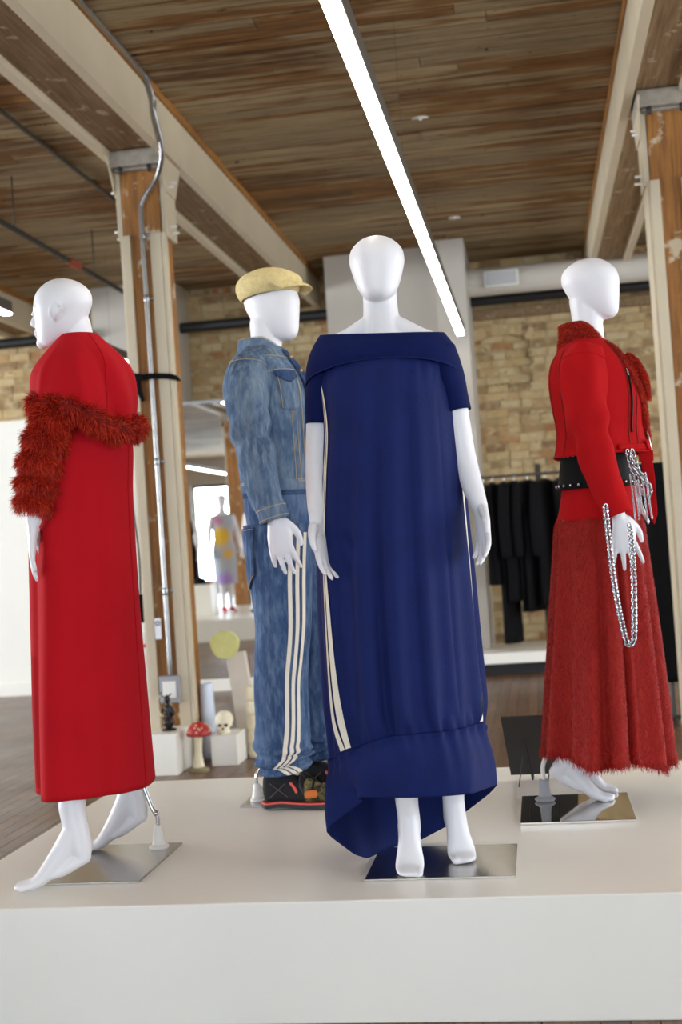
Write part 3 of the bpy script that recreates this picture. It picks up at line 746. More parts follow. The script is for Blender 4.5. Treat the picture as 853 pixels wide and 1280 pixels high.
def stand(parent, xy, lo, hi, mt):
    o = boxo('stand_plate', lo, hi, mt, parent, 0.001); o.location = (xy[0] - parent.location[0], xy[1] - parent.location[1], 0); return o
BODY = (('remesh', 0.0045), ('smooth', 4))
def fem_torso(mb, ang, cx=0.0, cy=0.0, sc=1.0, ztop=1.47):
    sec = [(0.80, 0, 0.00, .125, .095), (0.90, 0, .010, .160, .105), (1.00, 0, .005, .138, .092), (1.08, 0, 0, .112, .078), (1.18, 0, -.005, .122, .088), (1.27, 0, -.012, .138, .105), (1.36, 0, 0, .150, .088), (1.42, 0, .006, .155, .068), (1.455, 0, .008, .115, .052), (1.485, 0, .008, .065, .045)]
    g = loft(sec, 40, 32); R = rot2(math.radians(ang)); mb.grid(g @ R.T * A(sc, sc, 1) + A(cx, cy, 0), True, True, True)

# ================================================================== navy dress mannequin
OC = (-0.39, 3.58, PZ)
mc = thing('mannequin', 'faceless white mannequin in a navy off-shoulder dress, facing forward', 'mannequin', OC)
mb = MB()
head(mb, (-0.003, -0.005, 1.666), 2, .078, .088, .095, .192)
limb(mb, [(-.003, .02, 1.64), (-.003, .012, 1.58), (-.003, .010, 1.53), (-.003, .010, 1.47)], [.050, .0485, .052, .062], 14, 20)
# trapezius slope and shoulders
tr = []
mb.tube(np.array([(-.158, .004, 1.460), (-.10, .004, 1.478), (-.045, .008, 1.508), (0, .010, 1.518), (.042, .008, 1.502), (.10, .004, 1.466), (.152, .004, 1.443)]), np.array([[.030, .034], [.030, .034], [.030, .036], [.034, .042], [.030, .036], [.030, .034], [.030, .034]]), 16, 40, hint=(0, 0, 1))
fem_torso(mb, 0)
limb(mb, [(-.172, .004, 1.425), (-.188, 0, 1.33), (-.200, -.004, 1.22), (-.207, -.035, 1.11), (-.207, -.070, 1.03), (-.204, -.105, .965)], [.043, .041, .038, .034, .030, .023])
hand(mb, (-.204, -.107, .960), (.17, -.24, -1), (.75, -.5, .12), 1, .98, 10, 3)
limb(mb, [(.160, .004, 1.412), (.178, 0, 1.32), (.190, -.004, 1.22), (.204, -.012, 1.12), (.222, -.030, 1.04), (.240, -.048, .978)], [.043, .041, .038, .034, .030, .023])
hand(mb, (.240, -.049, .974), (.10, -.28, -1), (-.8, -.5, -.05), -1, .98, 14, 3)
for (ax, ay, az), hl, bl, toe in (((-.012, -.085, .175), (-.010, -.045, .085), (-.010, -.135, .008), (-.008, -.172, .006)), ((.108, .018, .185), (.100, .055, .085), (.122, -.012, .008), (.132, -.046, .006))):
    limb(mb, [(ax * .6 + .01 * np.sign(ax + .05), ay * .5, .62), (ax * .85, ay * .8 + .01, .42), (ax, ay, .22), (ax, ay, az)], [.062, .052, .034, .031])
    foot(mb, (ax, ay, az), hl, bl, toe, (1, 0, 0) if ax < 0 else (-.98, -.2, 0), w=.037)
mb.build('body', 'skin', mc, mods=BODY)
# dress -------------------------------------------------
dr = MB()
fold = wig(3, 13, 0.10, .014, 9); fold2 = wig(5, 30, .05, .010, 8)
def ddisp(th, s):
    g0 = np.exp(-((s - 0.0) / .10) ** 2); g1 = np.exp(-((s - 1.0) / .12) ** 2)
    base = .045 * (np.abs(np.sin(5.5 * th + .7 + .5 * np.sin(2 * th))) - .6) * (s ** .7) * 1.5 + .030 * np.sin(14 * th - .6 + .9 * s + np.sin(3 * th)) * (.15 + s) + fold(th, s) * (1.2 + 2.2 * s)
    gath = (fold2(th, s) * 1.6 + .020 * np.sin(34 * th + .5 + 2 * np.sin(3 * th))) * (g1 + .55 * g0)
    return base * 2.0 * (1 - .6 * g1) + gath
NS, NR = 240, 120
sec = [(1.412, 0, -.002, .196, .108), (1.33, 0, -.008, .186, .134), (1.22, 0, -.008, .186, .148), (1.09, -.008, -.005, .198, .155), (.95, -.016, 0, .208, .165), (.80, -.020, 0, .214, .172), (.62, -.021, 0, .216, .180), (.48, -.019, 0, .216, .186), (.42, -.016, 0, .213, .186), (.385, -.012, 0, .210, .184)]
G = loft(sec, NR, NS, 2.15, ddisp)
th = np.linspace(0, 2 * math.pi, NS, endpoint=False)
# neckline seam arches up at the front; bottom seam drops to the left and the back
s_ = np.linspace(0, 1, NR)[:, None]
front = np.clip(np.cos(th), 0, 1); left = np.clip(-np.sin(th), 0, 1); back = np.clip(-np.cos(th), 0, 1)
G[..., 2] += (1 - s_) ** 2 * (0.008 * front - .030 * np.abs(np.sin(th)) ** 3) - s_ ** 4 * (0.085 * left ** 1.5 + .10 * back ** 1.3)
dress = dr.grid(G, True, flip=True).build('dress', 'navy', mc, mods=(('solid', .002),))
# bottom band: from the seam to an uneven hem
hp = [(0, .014, -.200, .220), (28, .115, -.182, .218), (52, .172, -.150, .215), (84, .232, .060, .196), (118, .200, .160, .150), (150, .075, .235, .050), (180, -.020, .225, .006), (212, -.105, .150, .004), (240, -.150, .040, .004), (258, -.178, -.015, .030), (275, -.232, -.060, .090), (288, -.240, -.108, .122), (303, -.175, -.085, .165), (316, -.128, -.105, .196), (330, -.140, -.168, .220), (360, .014, -.200, .220)]
hp = np.array(hp); hg = np.linspace(0, 360, NS, endpoint=False)
H = np.stack([np.interp(hg, hp[:, 0], hp[:, k]) for k in (1, 2, 3)], 1)
for _ in range(5): H = (np.roll(H, 1, 0) + 2 * H + np.roll(H, -1, 0)) / 4
top = G[-1].copy(); flat = top.copy()
for _ in range(8): flat = (np.roll(flat, 1, 0) + 2 * flat + np.roll(flat, -1, 0)) / 4
u = np.linspace(0, 1, 26)[:, None, None]
BG = top * (1 - u) ** 6 + flat * ((1 - u) - (1 - u) ** 6) + H * u
outd = unit(np.stack([np.sin(th), -np.cos(th), 0 * th], 1)); BG += outd * (np.sin(np.pi * u) * .012 + .006 * np.exp(-(u / .06) ** 2)) 
MB().grid(BG, True, flip=True).build('hem_band', 'navy', dress, mods=(('solid', .002),))
sb = MB(); sb.tube(np.vstack([G[-1] + outd * .002, G[-1][:1] + outd[:1] * .002]), .0022, 6, cap=False); sb.build('band_seam', 'navy_rib', dress)
# stripes on the side panel
for k in range(2):
    o0 = -.200 + .0145 * k; o1 = -.142 + .026 * k
    pm_ = MB(); patch(pm_, G, (.02, .985), [(0, (o0, o0 + .009)), (.35, (-.158 + .010 * k, -.151 + .010 * k)), (.6, (-.138 + .0125 * k, -.129 + .0125 * k)), (.8, (-.131 + .0145 * k, -.121 + .0145 * k)), (1, (-.129 + .016 * k, -.118 + .016 * k))], .003, 90, 3)
    pm_.build('stripe', 'cream_tape', dress)
    pm_ = MB(); o2 = .222 + .022 * k; patch(pm_, G, (.02, .985), [(0, (o2 + .03, o2 + .041)), (.7, (o2 + .025, o2 + .038)), (1, (o2 - .008, o2 + .006))], .003, 90, 3)
    pm_.build('stripe', 'cream_tape', dress)
# off-shoulder yoke band and sleeves
ysec = [(1.345, -.006, 0, .222, .126), (1.38, -.006, 0, .220, .126), (1.42, -.005, 0, .211, .116), (1.455, -.004, .002, .196, .102), (1.486, -.003, .004, .176, .092)]
YG = loft(ysec, 24, 96, 2.3, wig(9, 4, .4, .008))
ys = np.linspace(0, 1, 24)[:, None]; tt_ = np.linspace(0, 2 * math.pi, 96, endpoint=False)
YG[..., 2] += (1 - ys) * (.055 * np.clip(np.cos(tt_), 0, 1) ** 1.2 + .03 * np.clip(-np.cos(tt_), 0, 1)) + ys * (-.012 * np.clip(np.cos(tt_), 0, 1) + (-.012) * np.sin(tt_))
yo = MB().grid(YG, True).build('yoke', 'navy_rib', mc, mods=(('solid', .003),))
MB().tube(np.vstack([YG[0], YG[0][:1]]) , .0018, 6, cap=False).build('yoke_seam', 'navy', yo)
for s, pts in ((-1, [(-.165, .0, 1.435), (-.180, 0, 1.36), (-.190, 0, 1.30), (-.196, -.002, 1.243)]), (1, [(.155, .0, 1.425), (.172, 0, 1.36), (.182, 0, 1.30), (.192, -.002, 1.247)])):
    sl = MB(); sl.grid(tube_grid(pts, [[.046, .072], [.046, .072], [.044, .062], [.042, .052]], 36, 24, hint=(1, 0, 0), cap=False, disp=wig(8 + s, 3, 2, .02)), True)
    so = sl.build('sleeve', 'navy_rib', mc, mods=(('solid', .003),))
# steel base plate and fitting
bp = stand(mc, (-0.318, 3.565), (-.20, -.172, 0), (.20, .172, .006), 'plate')
MB().tube([(-.098, .055, .006), (-.098, .055, .03)], .018, 16).tube([(-.098, .055, .03), (-.094, .06, .30)], .008, 12).build('rod', 'whitem', bp)
kb = MB().tube([(-.098, .055, .075), (-.118, .050, .077)], .006, 8).tube([(-.122, .049, .057), (-.122, .049, .098)], .007, 10).build('thumb_screw', 'whitem', bp)

# ================================================================== red hooded dress mannequin
OL = (-1.325, 3.60, PZ)
ml = thing('mannequin', 'white mannequin with sculpted face in a red hooded dress, seen from behind', 'mannequin', OL)
mb = MB()
head(mb, (-.008, -.015, 1.634), -92, .072, .084, .092, .200, detail=True)
limb(mb, [(.020, 0, 1.60), (.030, 0, 1.545), (.034, 0, 1.48), (.030, 0, 1.42)], [.050, .049, .054, .07], 14, 20)
fem_torso(mb, -110, cx=.030, sc=.86)
limb(mb, [(.030, -.105, 1.37), (.005, -.165, 1.27), (-.025, -.190, 1.17), (-.045, -.200, 1.08), (-.058, -.205, 1.02)], [.043, .040, .035, .029, .022])
hand(mb, (-.060, -.205, 1.018), (-.12, .02, -1), (.95, .35, .1), -1, .95, 8, 1)
limb(mb, [(.03, .14, 1.40), (.02, .185, 1.27), (-.03, .20, 1.16), (-.08, .20, 1.05)], [.043, .040, .035, .024])
hand(mb, (-.082, .20, 1.045), (-.16, .0, -1), (.2, -.9, .1), 1, .98, 12, 4)
limb(mb, [(-.005, -.08, .78), (-.02, -.13, .52), (-.006, -.175, .30), (.002, -.190, .20)], [.075, .056, .040, .033])
foot(mb, (.004, -.192, .180), (.024, -.198, .088), (-.100, -.215, .010), (-.150, -.222, .006), (0, -1, 0) if False else (0, 1, 0))
limb(mb, [(.0, .08, .78), (-.01, .14, .52), (.020, .205, .30), (.026, .214, .22)], [.075, .056, .040, .033])
foot(mb, (.026, .214, .200), (.058, .218, .108), (-.070, .215, .012), (-.112, .213, .008), (0, -1, 0))
mb.build('body', 'skin', ml, mods=BODY)
MB().tube([(-.115, .213, .003), (-.03, .216, .003)], np.array([[.034, .003], [.03, .003]]), 14, hint=(0, 1, 0)).build('sole_pad', 'black', ml)
w1 = wig(11, 3, .35, .07, 4); w2 = wig(12, 8, .15, .11, 6)
def ldisp(th, s):
    a = np.mod(th + np.pi, 2 * np.pi) - np.pi; k = np.clip((s - .12) * 2.2, 0, 1)
    return -.10 * k * np.exp(-((a - .42 + .25 * s) / .22) ** 2) + .07 * k * np.exp(-((a + .15 + .2 * s) / .20) ** 2) - .06 * k * np.exp(-((a + .75) / .12) ** 2) + .05 * k * np.exp(-((a - .95) / .16) ** 2) + w1(th, s) + w2(th, s) * (.3 + s) + .02 * np.exp(-((th - 4.05) / .18) ** 2) * s - .012 * np.exp(-((th - 4.35) / .10) ** 2) * s
LS = [(1.40, .03, 0, .115, .135), (1.33, .022, 0, .138, .155), (1.22, .012, 0, .148, .165), (1.10, 0.005, 0, .146, .165), (.95, 0, 0, .148, .172), (.75, -.004, 0, .152, .18), (.5, -.006, 0, .156, .215), (.245, -.006, 0, .158, .245)]
LG = loft(LS, 110, 160, 2.1, ldisp)
thL = np.linspace(0, 2 * math.pi, 160, endpoint=False); sl_ = np.linspace(0, 1, 110)[:, None]
LG[..., 2] += sl_ ** 5 * (.018 * np.clip(-np.sin(thL), 0, 1) ** 3 + .006 * np.cos(2 * thL))
ld_ = MB().grid(LG, True, flip=True).build('dress', 'red', ml, mods=(('solid', .003),))
# back seam, side zip and hem stitch
MB().tube(gsample(LG, outward(LG, gnormals(LG)), np.linspace(8, 109, 60), np.full(60, 160 * .235), .0006)[0], .0016, 6).build('back_seam', 'red2', ld_)
for v in (.835, .850, .862):
    q = MB(); patch(q, LG, (.78, .99), [(0, (v, v + .003)), (1, (v, v + .005))], .0025, 20, 2); q.build('slit_edge', 'red2', ld_)
# hood lying on the shoulders
HS = [(1.565, .034, 0, .056, .060), (1.545, .036, 0, .072, .080), (1.505, .038, 0, .106, .122), (1.455, .038, 0, .138, .160), (1.40, .038, 0, .146, .178), (1.35, .037, 0, .138, .178), (1.325, .036, 0, .126, .168)]
wh = wig(21, 4, .5, .03, 5)
def hdisp(th, s):
    r = wh(th, s) * np.minimum(1, s * 2.5)
    for c0, c1, w, a in ((.30, 1.15, .11, -.075), (.62, 1.45, .16, .075), (-.35, -.55, .10, .04), (.05, .55, .14, .05), (1.0, 1.9, .13, -.05)):
        r = r + a * np.exp(-((np.mod(th + np.pi, 2 * np.pi) - np.pi - (c0 + (c1 - c0) * s)) / w) ** 2) * np.clip((s - .12) * 2, 0, 1)
    return r
HG = loft(HS, 44, 120, 2.1, hdisp)
thH = np.linspace(0, 2 * math.pi, 120, endpoint=False); sH = np.linspace(0, 1, 44)[:, None]
bk = np.clip(np.sin(thH + .2), 0, 1)           # +X = her back
HG[..., 0] += sH ** 1.5 * .010 * bk ** 2; HG[..., 2] += -sH ** 2 * .075 * bk ** 1.5 + np.exp(-((sH - .55) / .25) ** 2) * .02 * bk
HG[..., 2] += sH ** 2 * .030 * np.clip(-np.sin(thH), 0, 1)
hd = MB().grid(HG, True, flip=True).build('hood', 'red', ml, mods=(('solid', .004),))
c_ = gsample(HG, outward(HG, gnormals(HG)), np.linspace(2, 42, 40), np.full(40, 120 * .135), .001)[0]
MB().tube(c_, .0016, 6).build('hood_seam', 'red2', hd)
# fur trim under the hood: ragged ring
ph = np.linspace(0, 2 * math.pi, 90, endpoint=False); bkr = np.clip(np.sin(ph + .2), 0, 1)
ring = np.stack([.036 + (.117 + .026 * bkr) * np.sin(ph), -.180 * np.cos(ph), 1.333 - .06 * bkr ** 1.5 + .024 * np.clip(-np.sin(ph), 0, 1) + .008 * np.sin(5 * ph)], 1)
TG = tube_grid(np.vstack([ring, ring[:1]]), np.full(91, .027) + .006 * np.sin(np.arange(91) * .9), 14, None, (0, 0, 1), False)
MB().grid(TG, True).build('trim_roll', 'redfurbase', hd)
fur(TG, 12000, .030, (0, 0, -1), .55, .0017, 31, .35, name='fur_trim', parent=hd)
# shaggy ruched sleeves
for sgn in (-1, 1):
    pts = [(.020, sgn * .130, 1.36), (-.004, sgn * .168, 1.28), (-.030, sgn * .188, 1.20), (-.046, sgn * .198, 1.12), (-.060, sgn * .204, 1.05)]
    ru = lambda th, s: .13 * np.sin(2 * np.pi * 5.5 * s + 1.2 * np.sin(th) + .5 * np.cos(2 * th)) * np.clip(s * 2, .3, 1)
    SG = tube_grid(pts, [.044, .054, .052, .048, .040], 30, 60, None, False, ru)
    so = MB().grid(SG, True).build('sleeve', 'redfurbase', ml)
    # tufts gathered on the crest of every ruche
    fur(SG, 15000 if sgn < 0 else 3000, .028, (0, 0, -1), .42, .0018, 33 + sgn, .38, name='sleeve_fur', parent=so)
# base plate, bent rod and white socket
bl_ = stand(ml, (-1.33, 3.662), (-.17, -.222, 0), (.172, .222, .006), 'plate')
sk = MB(); sk.grid(loft([(.006, .115, .16, .030, .030), (.014, .115, .16, .030, .030), (.022, .115, .16, .020, .020), (.062, .115, .16, .014, .014), (.075, .115, .16, .010, .010)], 16, 24), True, True, True, True)
sk.build('socket', 'whitem', bl_)
MB().tube([(.115, .16, .07), (.115, .16, .105), (.10, .16, .13), (.062, .168, .235)], .0068, 10, 20).ball((.113, .16, .112), .010).build('rod', 'chrome', bl_)

# ================================================================== red jacket mannequin
OR_ = (0.215, 4.30, PZ)
mr_ = thing('mannequin', 'faceless white mannequin in a red jacket and long red fur skirt', 'mannequin', OR_)
mb = MB()
head(mb, (.022, 0, 1.685), 88, .080, .092, .100, .206)
limb(mb, [(-.005, 0, 1.65), (-.002, 0, 1.58), (-.004, 0, 1.52), (-.01, 0, 1.45)], [.052, .050, .054, .068], 14, 20)
fem_torso(mb, 90, sc=.84)
limb(mb, [(-.017, -.145, 1.44), (-.030, -.172, 1.32), (-.022, -.178, 1.18), (.010, -.186, 1.04), (.040, -.188, .93)], [.043, .040, .036, .030, .022])
hand(mb, (.042, -.188, .925), (.16, -.02, -1), (-.1, 1, 0), 1, 1.0, 9, 9)
limb(mb, [(-.017, .145, 1.44), (.01, .175, 1.30), (.05, .18, 1.18), (.09, .18, 1.06)], [.043, .040, .036, .024])
hand(mb, (.092, .18, 1.05), (.2, .02, -1), (0, -1, 0), -1, 1.0, 10, 6)
limb(mb, [(-.01, -.05, .80), (-.04, -.045, .50), (-.15, -.03, .20), (-.160, -.025, .150)], [.080, .056, .040, .032])
foot(mb, (-.160, -.022, .135), (-.208, -.020, .105), (-.085, -.026, .010), (-.045, -.028, .006), (0, 1, 0))
limb(mb, [(.0, .06, .80), (-.03, .07, .50), (-.13, .10, .22), (-.14, .115, .17)], [.080, .056, .040, .032])
foot(mb, (-.14, .118, .145), (-.185, .12, .11), (-.065, .12, .010), (-.028, .12, .006), (0, -1, 0))
mb.build('body', 'skin', mr_, mods=BODY)
# skirt ------------------------------------------------------------
wsk = wig(41, 9, .08, .03, 6)
def sdisp(th, s):
    pl = .15 * np.abs(np.sin(5.0 * th + .55 + .25 * np.sin(th))) - .10 + .03 * np.sin(17 * th) - .16 * np.exp(-((np.mod(th + np.pi, 2 * np.pi) - np.pi - .33) / .055) ** 2)
    return (pl * (.25 + .95 * s) + wsk(th, s) * s + .010 * np.sin(40 * th) * np.exp(-(s / .12) ** 2))
SS = [(.935, -.012, 0, .132, .140), (.905, -.012, 0, .144, .152), (.82, -.014, 0, .152, .165), (.65, -.018, 0, .168, .190), (.45, -.024, 0, .186, .215), (.28, -.030, 0, .200, .232), (.150, -.034, 0, .208, .240)]
KG = loft(SS, 100, 220, 2.0, sdisp)
thK = np.linspace(0, 2 * math.pi, 220, endpoint=False); sK = np.linspace(0, 1, 100)[:, None]
KG[..., 2] += sK ** 3 * (-.022 * np.sin(thK) + .012 * np.sin(5 * thK))
skt = MB().grid(KG, True, flip=True).build('skirt', 'furskirtbase', mr_, mods=(('solid', .003),))
fur(KG, 60000, .009, (0, 0, -1), .22, .0016, 45, .16, name='pile', mt='furskirt', parent=skt, mask=lambda P, N: np.where(N[..., 1] < .35, 1.0, .12))
fur(KG[-4:], 3500, .026, (0, 0, -1), .12, .0016, 46, .22, name='hem_fringe', mt='furskirt', parent=skt)
YK = loft([(1.03, -.008, 0, .116, .120), (.98, -.010, 0, .124, .130), (.925, -.012, 0, .137, .146)], 14, 80, 2.0, wig(47, 4, .4, .008))
MB().grid(YK, True, flip=True).build('hip_yoke', 'red2', mr_, mods=(('solid', .003),))
# wide studded belt
BK = loft([(1.155, -.006, 0, .112, .112), (1.09, -.008, 0, .120, .124), (1.028, -.010, 0, .128, .134)], 12, 90, 2.0)
blt = MB().grid(BK, True, flip=True).build('belt', 'leather', mr_, mods=(('solid', .004),))
sd = bpy.data.meshes.new('stud'); q = MB().ball((0, 0, 0), (.0055, .0055, .0055), 8, 6); sd.from_pydata(q.v[0].tolist(), [], q.f); sd.materials.append(M['chrome'])
sd.polygons.foreach_set('use_smooth', np.ones(len(sd.polygons), bool))
for k in range(26):
    a = 2 * math.pi * k / 26
    copy_mesh_obj(sd, 'stud', blt, (-.010 + .131 * math.sin(a), -.137 * math.cos(a), 1.040))
for k in range(7):
    a = math.radians(-62 + k * 11); copy_mesh_obj(sd, 'stud', blt, (-.006 + .117 * math.sin(a), -.119 * math.cos(a), 1.135))
# jacket -----------------------------------------------------------
wj = wig(51, 6, .6, .035, 6)
JS = [(1.135, .010, 0, .156, .168), (1.16, .010, 0, .148, .160), (1.22, .010, 0, .140, .158), (1.30, .008, 0, .146, .166), (1.38, .000, 0, .142, .172), (1.44, -.010, 0, .122, .168), (1.485, -.016, 0, .090, .132), (1.515, -.016, 0, .068, .085)]
JG = loft(JS, 60, 120, 2.15, wj)
jk = MB().grid(JG, True).build('jacket', 'red2', mr_, mods=(('solid', .005),))
MB().tube(np.vstack([JG[0], JG[0][:1]]), .0045, 8, cap=False).build('hem_roll', 'red2', jk)
for v in (.10, .135):
    pn = gsample(JG, outward(JG, gnormals(JG)), np.linspace(2, 46, 40), np.full(40, 120 * v) + np.linspace(0, 3, 40), .001)[0]
    MB().tube(pn, .0016, 6).build('panel_seam', 'redfurbase', jk)
for v in (.86, .80):
    pn = gsample(JG, outward(JG, gnormals(JG)), np.linspace(2, 50, 40), np.full(40, 120 * v), .001)[0]
    MB().tube(pn, .0016, 6).build('back_seam', 'redfurbase', jk)
zp = gsample(JG, outward(JG, gnormals(JG)), np.linspace(14, 36, 20), np.linspace(120 * .118, 120 * .128, 20), .003)[0]
MB().tube(zp, .0032, 8).build('zip', 'leather', jk)
MB().tube([zp[-1], zp[-1] + A(0.004, -.006, -.02)], .003, 8).build('zip_pull', 'chrome', jk)
wb_ = MB(); patch(wb_, JG, (.02, .13), [(0, (.05, .36)), (1, (.05, .36))], .006, 6, 30); wb_.build('waist_tab', 'red2', jk, mods=(('solid', .004),))
bl2 = MB(); patch(bl2, JG, (.0, .17), [(0, (.165, .185)), (1, (.165, .185))], .012, 6, 4); bl2.build('belt_loop', 'red2', jk, mods=(('solid', .004),))
for sgn in (-1, 1):
    if sgn < 0:
        pts = [(-.022, -.128, 1.475), (-.030, -.160, 1.40), (-.036, -.176, 1.28), (-.022, -.182, 1.16), (.012, -.188, 1.03), (.042, -.190, .935)]
        rad = [[.050, .040], [.070, .052], [.068, .054], [.060, .052], [.052, .048], [.044, .042]]
    else:
        pts = [(-.022, .128, 1.475), (-.02, .160, 1.40), (.01, .176, 1.28), (.05, .182, 1.17), (.09, .18, 1.06)]
        rad = [[.050, .040], [.068, .052], [.062, .054], [.054, .05], [.044, .042]]
    ws = wig(60 + sgn, 4, 2.6, .12, 6)
    cr = lambda th, s: ws(th, s) + .11 * np.sin(30 * s + 2 * np.sin(th)) * np.exp(-((s - .55) / .16) ** 2)
    SG = tube_grid(pts, rad, 40, 60, (1, 0, 0), False, cr)
    so = MB().grid(SG, True).build('sleeve', 'red2', mr_, mods=(('solid', .004),))
    arm_c = SG[7]; MB().tube(np.vstack([arm_c, arm_c[:1]]), .0028, 6, cap=False).build('armhole_seam', 'red2', so)
# fur collar and lapel
cg = loft([(1.470, -.012, 0, .092, .100), (1.50, -.016, 0, .086, .092), (1.545, -.020, 0, .072, .074), (1.575, -.026, 0, .066, .066)], 18, 60, 2.0, wig(71, 5, .6, .05))
sC = np.linspace(0, 1, 18)[:, None]; thC = np.linspace(0, 2 * math.pi, 60, endpoint=False)
cg[..., 2] -= .055 * np.clip(np.sin(thC), 0, 1) ** 1.5
co = MB().grid(cg, True).build('collar', 'redfurbase', mr_, mods=(('solid', .008),))
fur(cg, 9000, .014, (.2, 0, -1), .45, .0016, 72, .35, name='collar_fur', parent=co)
lp = [(.040, -.060, 1.485), (.085, -.088, 1.44), (.125, -.085, 1.385), (.150, -.060, 1.31), (.158, -.035, 1.22), (.163, -.025, 1.15)]
LPG = tube_grid(lp, [[.016, .026], [.014, .032], [.012, .032], [.010, .026], [.009, .018], [.008, .013]], 18, 50, (1, 0, 0), False, wig(73, 4, 2, .10))
lo2 = MB().grid(LPG, True, True, True).build('lapel', 'redfurbase', mr_)
fur(LPG, 8000, .011, (0.2, 0, -1), .45, .0016, 74, .3, name='lapel_fur', parent=lo2)
lp2 = [(.110, -.055, 1.455), (.135, -.055, 1.42), (.158, -.05, 1.37), (.172, -.035, 1.30)]
LPH = tube_grid(lp2, [[.006, .010], [.014, .028], [.014, .030], [.006, .010]], 16, 30, (1, 0, 0), False, wig(75, 4, 2, .10))
lo3 = MB().grid(LPH, True, True, True).build('lapel', 'redfurbase', mr_)
fur(LPH, 5000, .011, (0.5, 0, -.6), .5, .0016, 76, .35, name='lapel_fur', parent=lo3)
MB().tube([(.160, -.045, 1.20), (.170, -.05, 1.13)], .004, 8).build('front_zip', 'chrome', mr_)
# hanging belt end with a point
sb_ = MB(); yv = -.075
out = [(.128, 1.165), (.165, 1.165), (.172, 1.05), (.172, .93), (.160, .895), (.142, .93), (.136, 1.05)]
sb_.add([(x, yv, z) for x, z in out] + [(x, yv + .006, z) for x, z in out], [tuple(range(7)), tuple(range(13, 6, -1))] + [(k, k + 7, (k + 1) % 7 + 7, (k + 1) % 7) for k in range(7)])
sb_.build('belt_end', 'red2', mr_, smooth=False, mods=(('bevel', .002),))
MB().box((.125, yv - .004, 1.10), (.172, yv - .001, 1.135)).build('buckle_strap', 'red2', mr_, smooth=False)
# chains
def chain(name, path, link, wire, n, parent, mt='chrome'):
    P = sm(path, 400); d = np.concatenate([[0], np.cumsum(np.linalg.norm(np.diff(P, axis=0), axis=1))])
    mb = MB(); tt = np.linspace(0, 2 * math.pi, 13)
    for k in range(n):
        s = d[-1] * (k + .5) / n; c = np.array([np.interp(s, d, P[:, j]) for j in range(3)]); e = np.array([np.interp(min(s + .004, d[-1]), d, P[:, j]) for j in range(3)])
        t = unit(e - c + 1e-9); a = unit(np.cross(t, A(0, 1, 0))); b = np.cross(t, a)
        ang = math.radians(40 if k % 2 else -40); sd_ = a * math.cos(ang) + b * math.sin(ang)
        mb.tube(c + np.outer(np.cos(tt), t) * link + np.outer(np.sin(tt), sd_) * link * .72, wire, 6, cap=False)
    return mb.build(name, mt, parent)
chain('long_chain', [(.000, -.246, .965), (.004, -.242, .85), (.012, -.255, .70), (.030, -.262, .56), (.044, -.264, .533), (.058, -.262, .56), (.068, -.252, .70), (.072, -.240, .82), (.070, -.235, .90)], .0115, .0029, 68, mr_)
for k, (x0, dx, z1, n) in enumerate(((.085, .045, 1.02, 12), (.100, .045, .985, 15))):
    chain('waist_chain', [(x0, -.152 + k * .004, 1.135), (x0 + dx * .3, -.160, 1.07), (x0 + dx, -.150, z1 + .03), (x0 + dx * .9, -.146, z1)], .0110, .0030, n, mr_)
for k in range(5):
    chain('fine_chain', [(.088 + k * .012, -.158, 1.06), (.092 + k * .012, -.165, .98), (.094 + k * .013, -.165, .90 + .015 * (k % 3))], .0035, .0012, 40, mr_)
# base
br_ = stand(mr_, (0.065, 4.19), (-.178, -.20, 0), (.172, .20, .008), 'mirrorplate')
MB().grid(loft([(.0085, -.10, .105, .030, .030), (.016, -.10, .105, .034, .034), (.022, -.10, .105, .026, .026), (.03, -.10, .105, .019, .019), (.075, -.10, .105, .015, .015), (.08, -.10, .105, .012, .012)], 20, 20), True, True, True, True).build('socket', 'grey_plastic', br_)
MB().tube([(-.10, .105, .075), (-.10, .105, .12), (-.085, .108, .155), (-.06, .11, .175)], .0075, 10, 16).build('rod', 'whitem', br_)

# ================================================================== denim mannequin
OD = (-0.88, 4.45, PZ)
md = thing('mannequin', 'faceless white mannequin in denim jacket, striped jeans and straw cap', 'mannequin', OD)
mb = MB()
head(mb, (.008, 0, 1.742), 76, .078, .104, .104, .225)
limb(mb, [(-.020, 0, 1.70), (-.022, 0, 1.64), (-.030, 0, 1.58), (-.035, 0, 1.50)], [.058, .056, .062, .08], 14, 20)
fem_torso(mb, 72, sc=.80)
limb(mb, [(-.055, -.165, 1.52), (-.062, -.195, 1.38), (-.045, -.212, 1.24), (-.015, -.224, 1.10), (.010, -.232, 1.0)], [.05, .048, .043, .036, .026])
hand(mb, (.012, -.233, .998), (.18, -.02, -1), (0.1, 1, 0), 1, 1.15, 14, 5)
limb(mb, [(-.05, .165, 1.52), (-.06, .195, 1.38), (-.06, .20, 1.22), (-.06, .20, 1.03)], [.05, .048, .043, .03])
hand(mb, (-.06, .20, 1.02), (.0, .0, -1), (0, -1, 0), -1, 1.1, 14, 5)
mb.build('body', 'skin', md, mods=BODY)
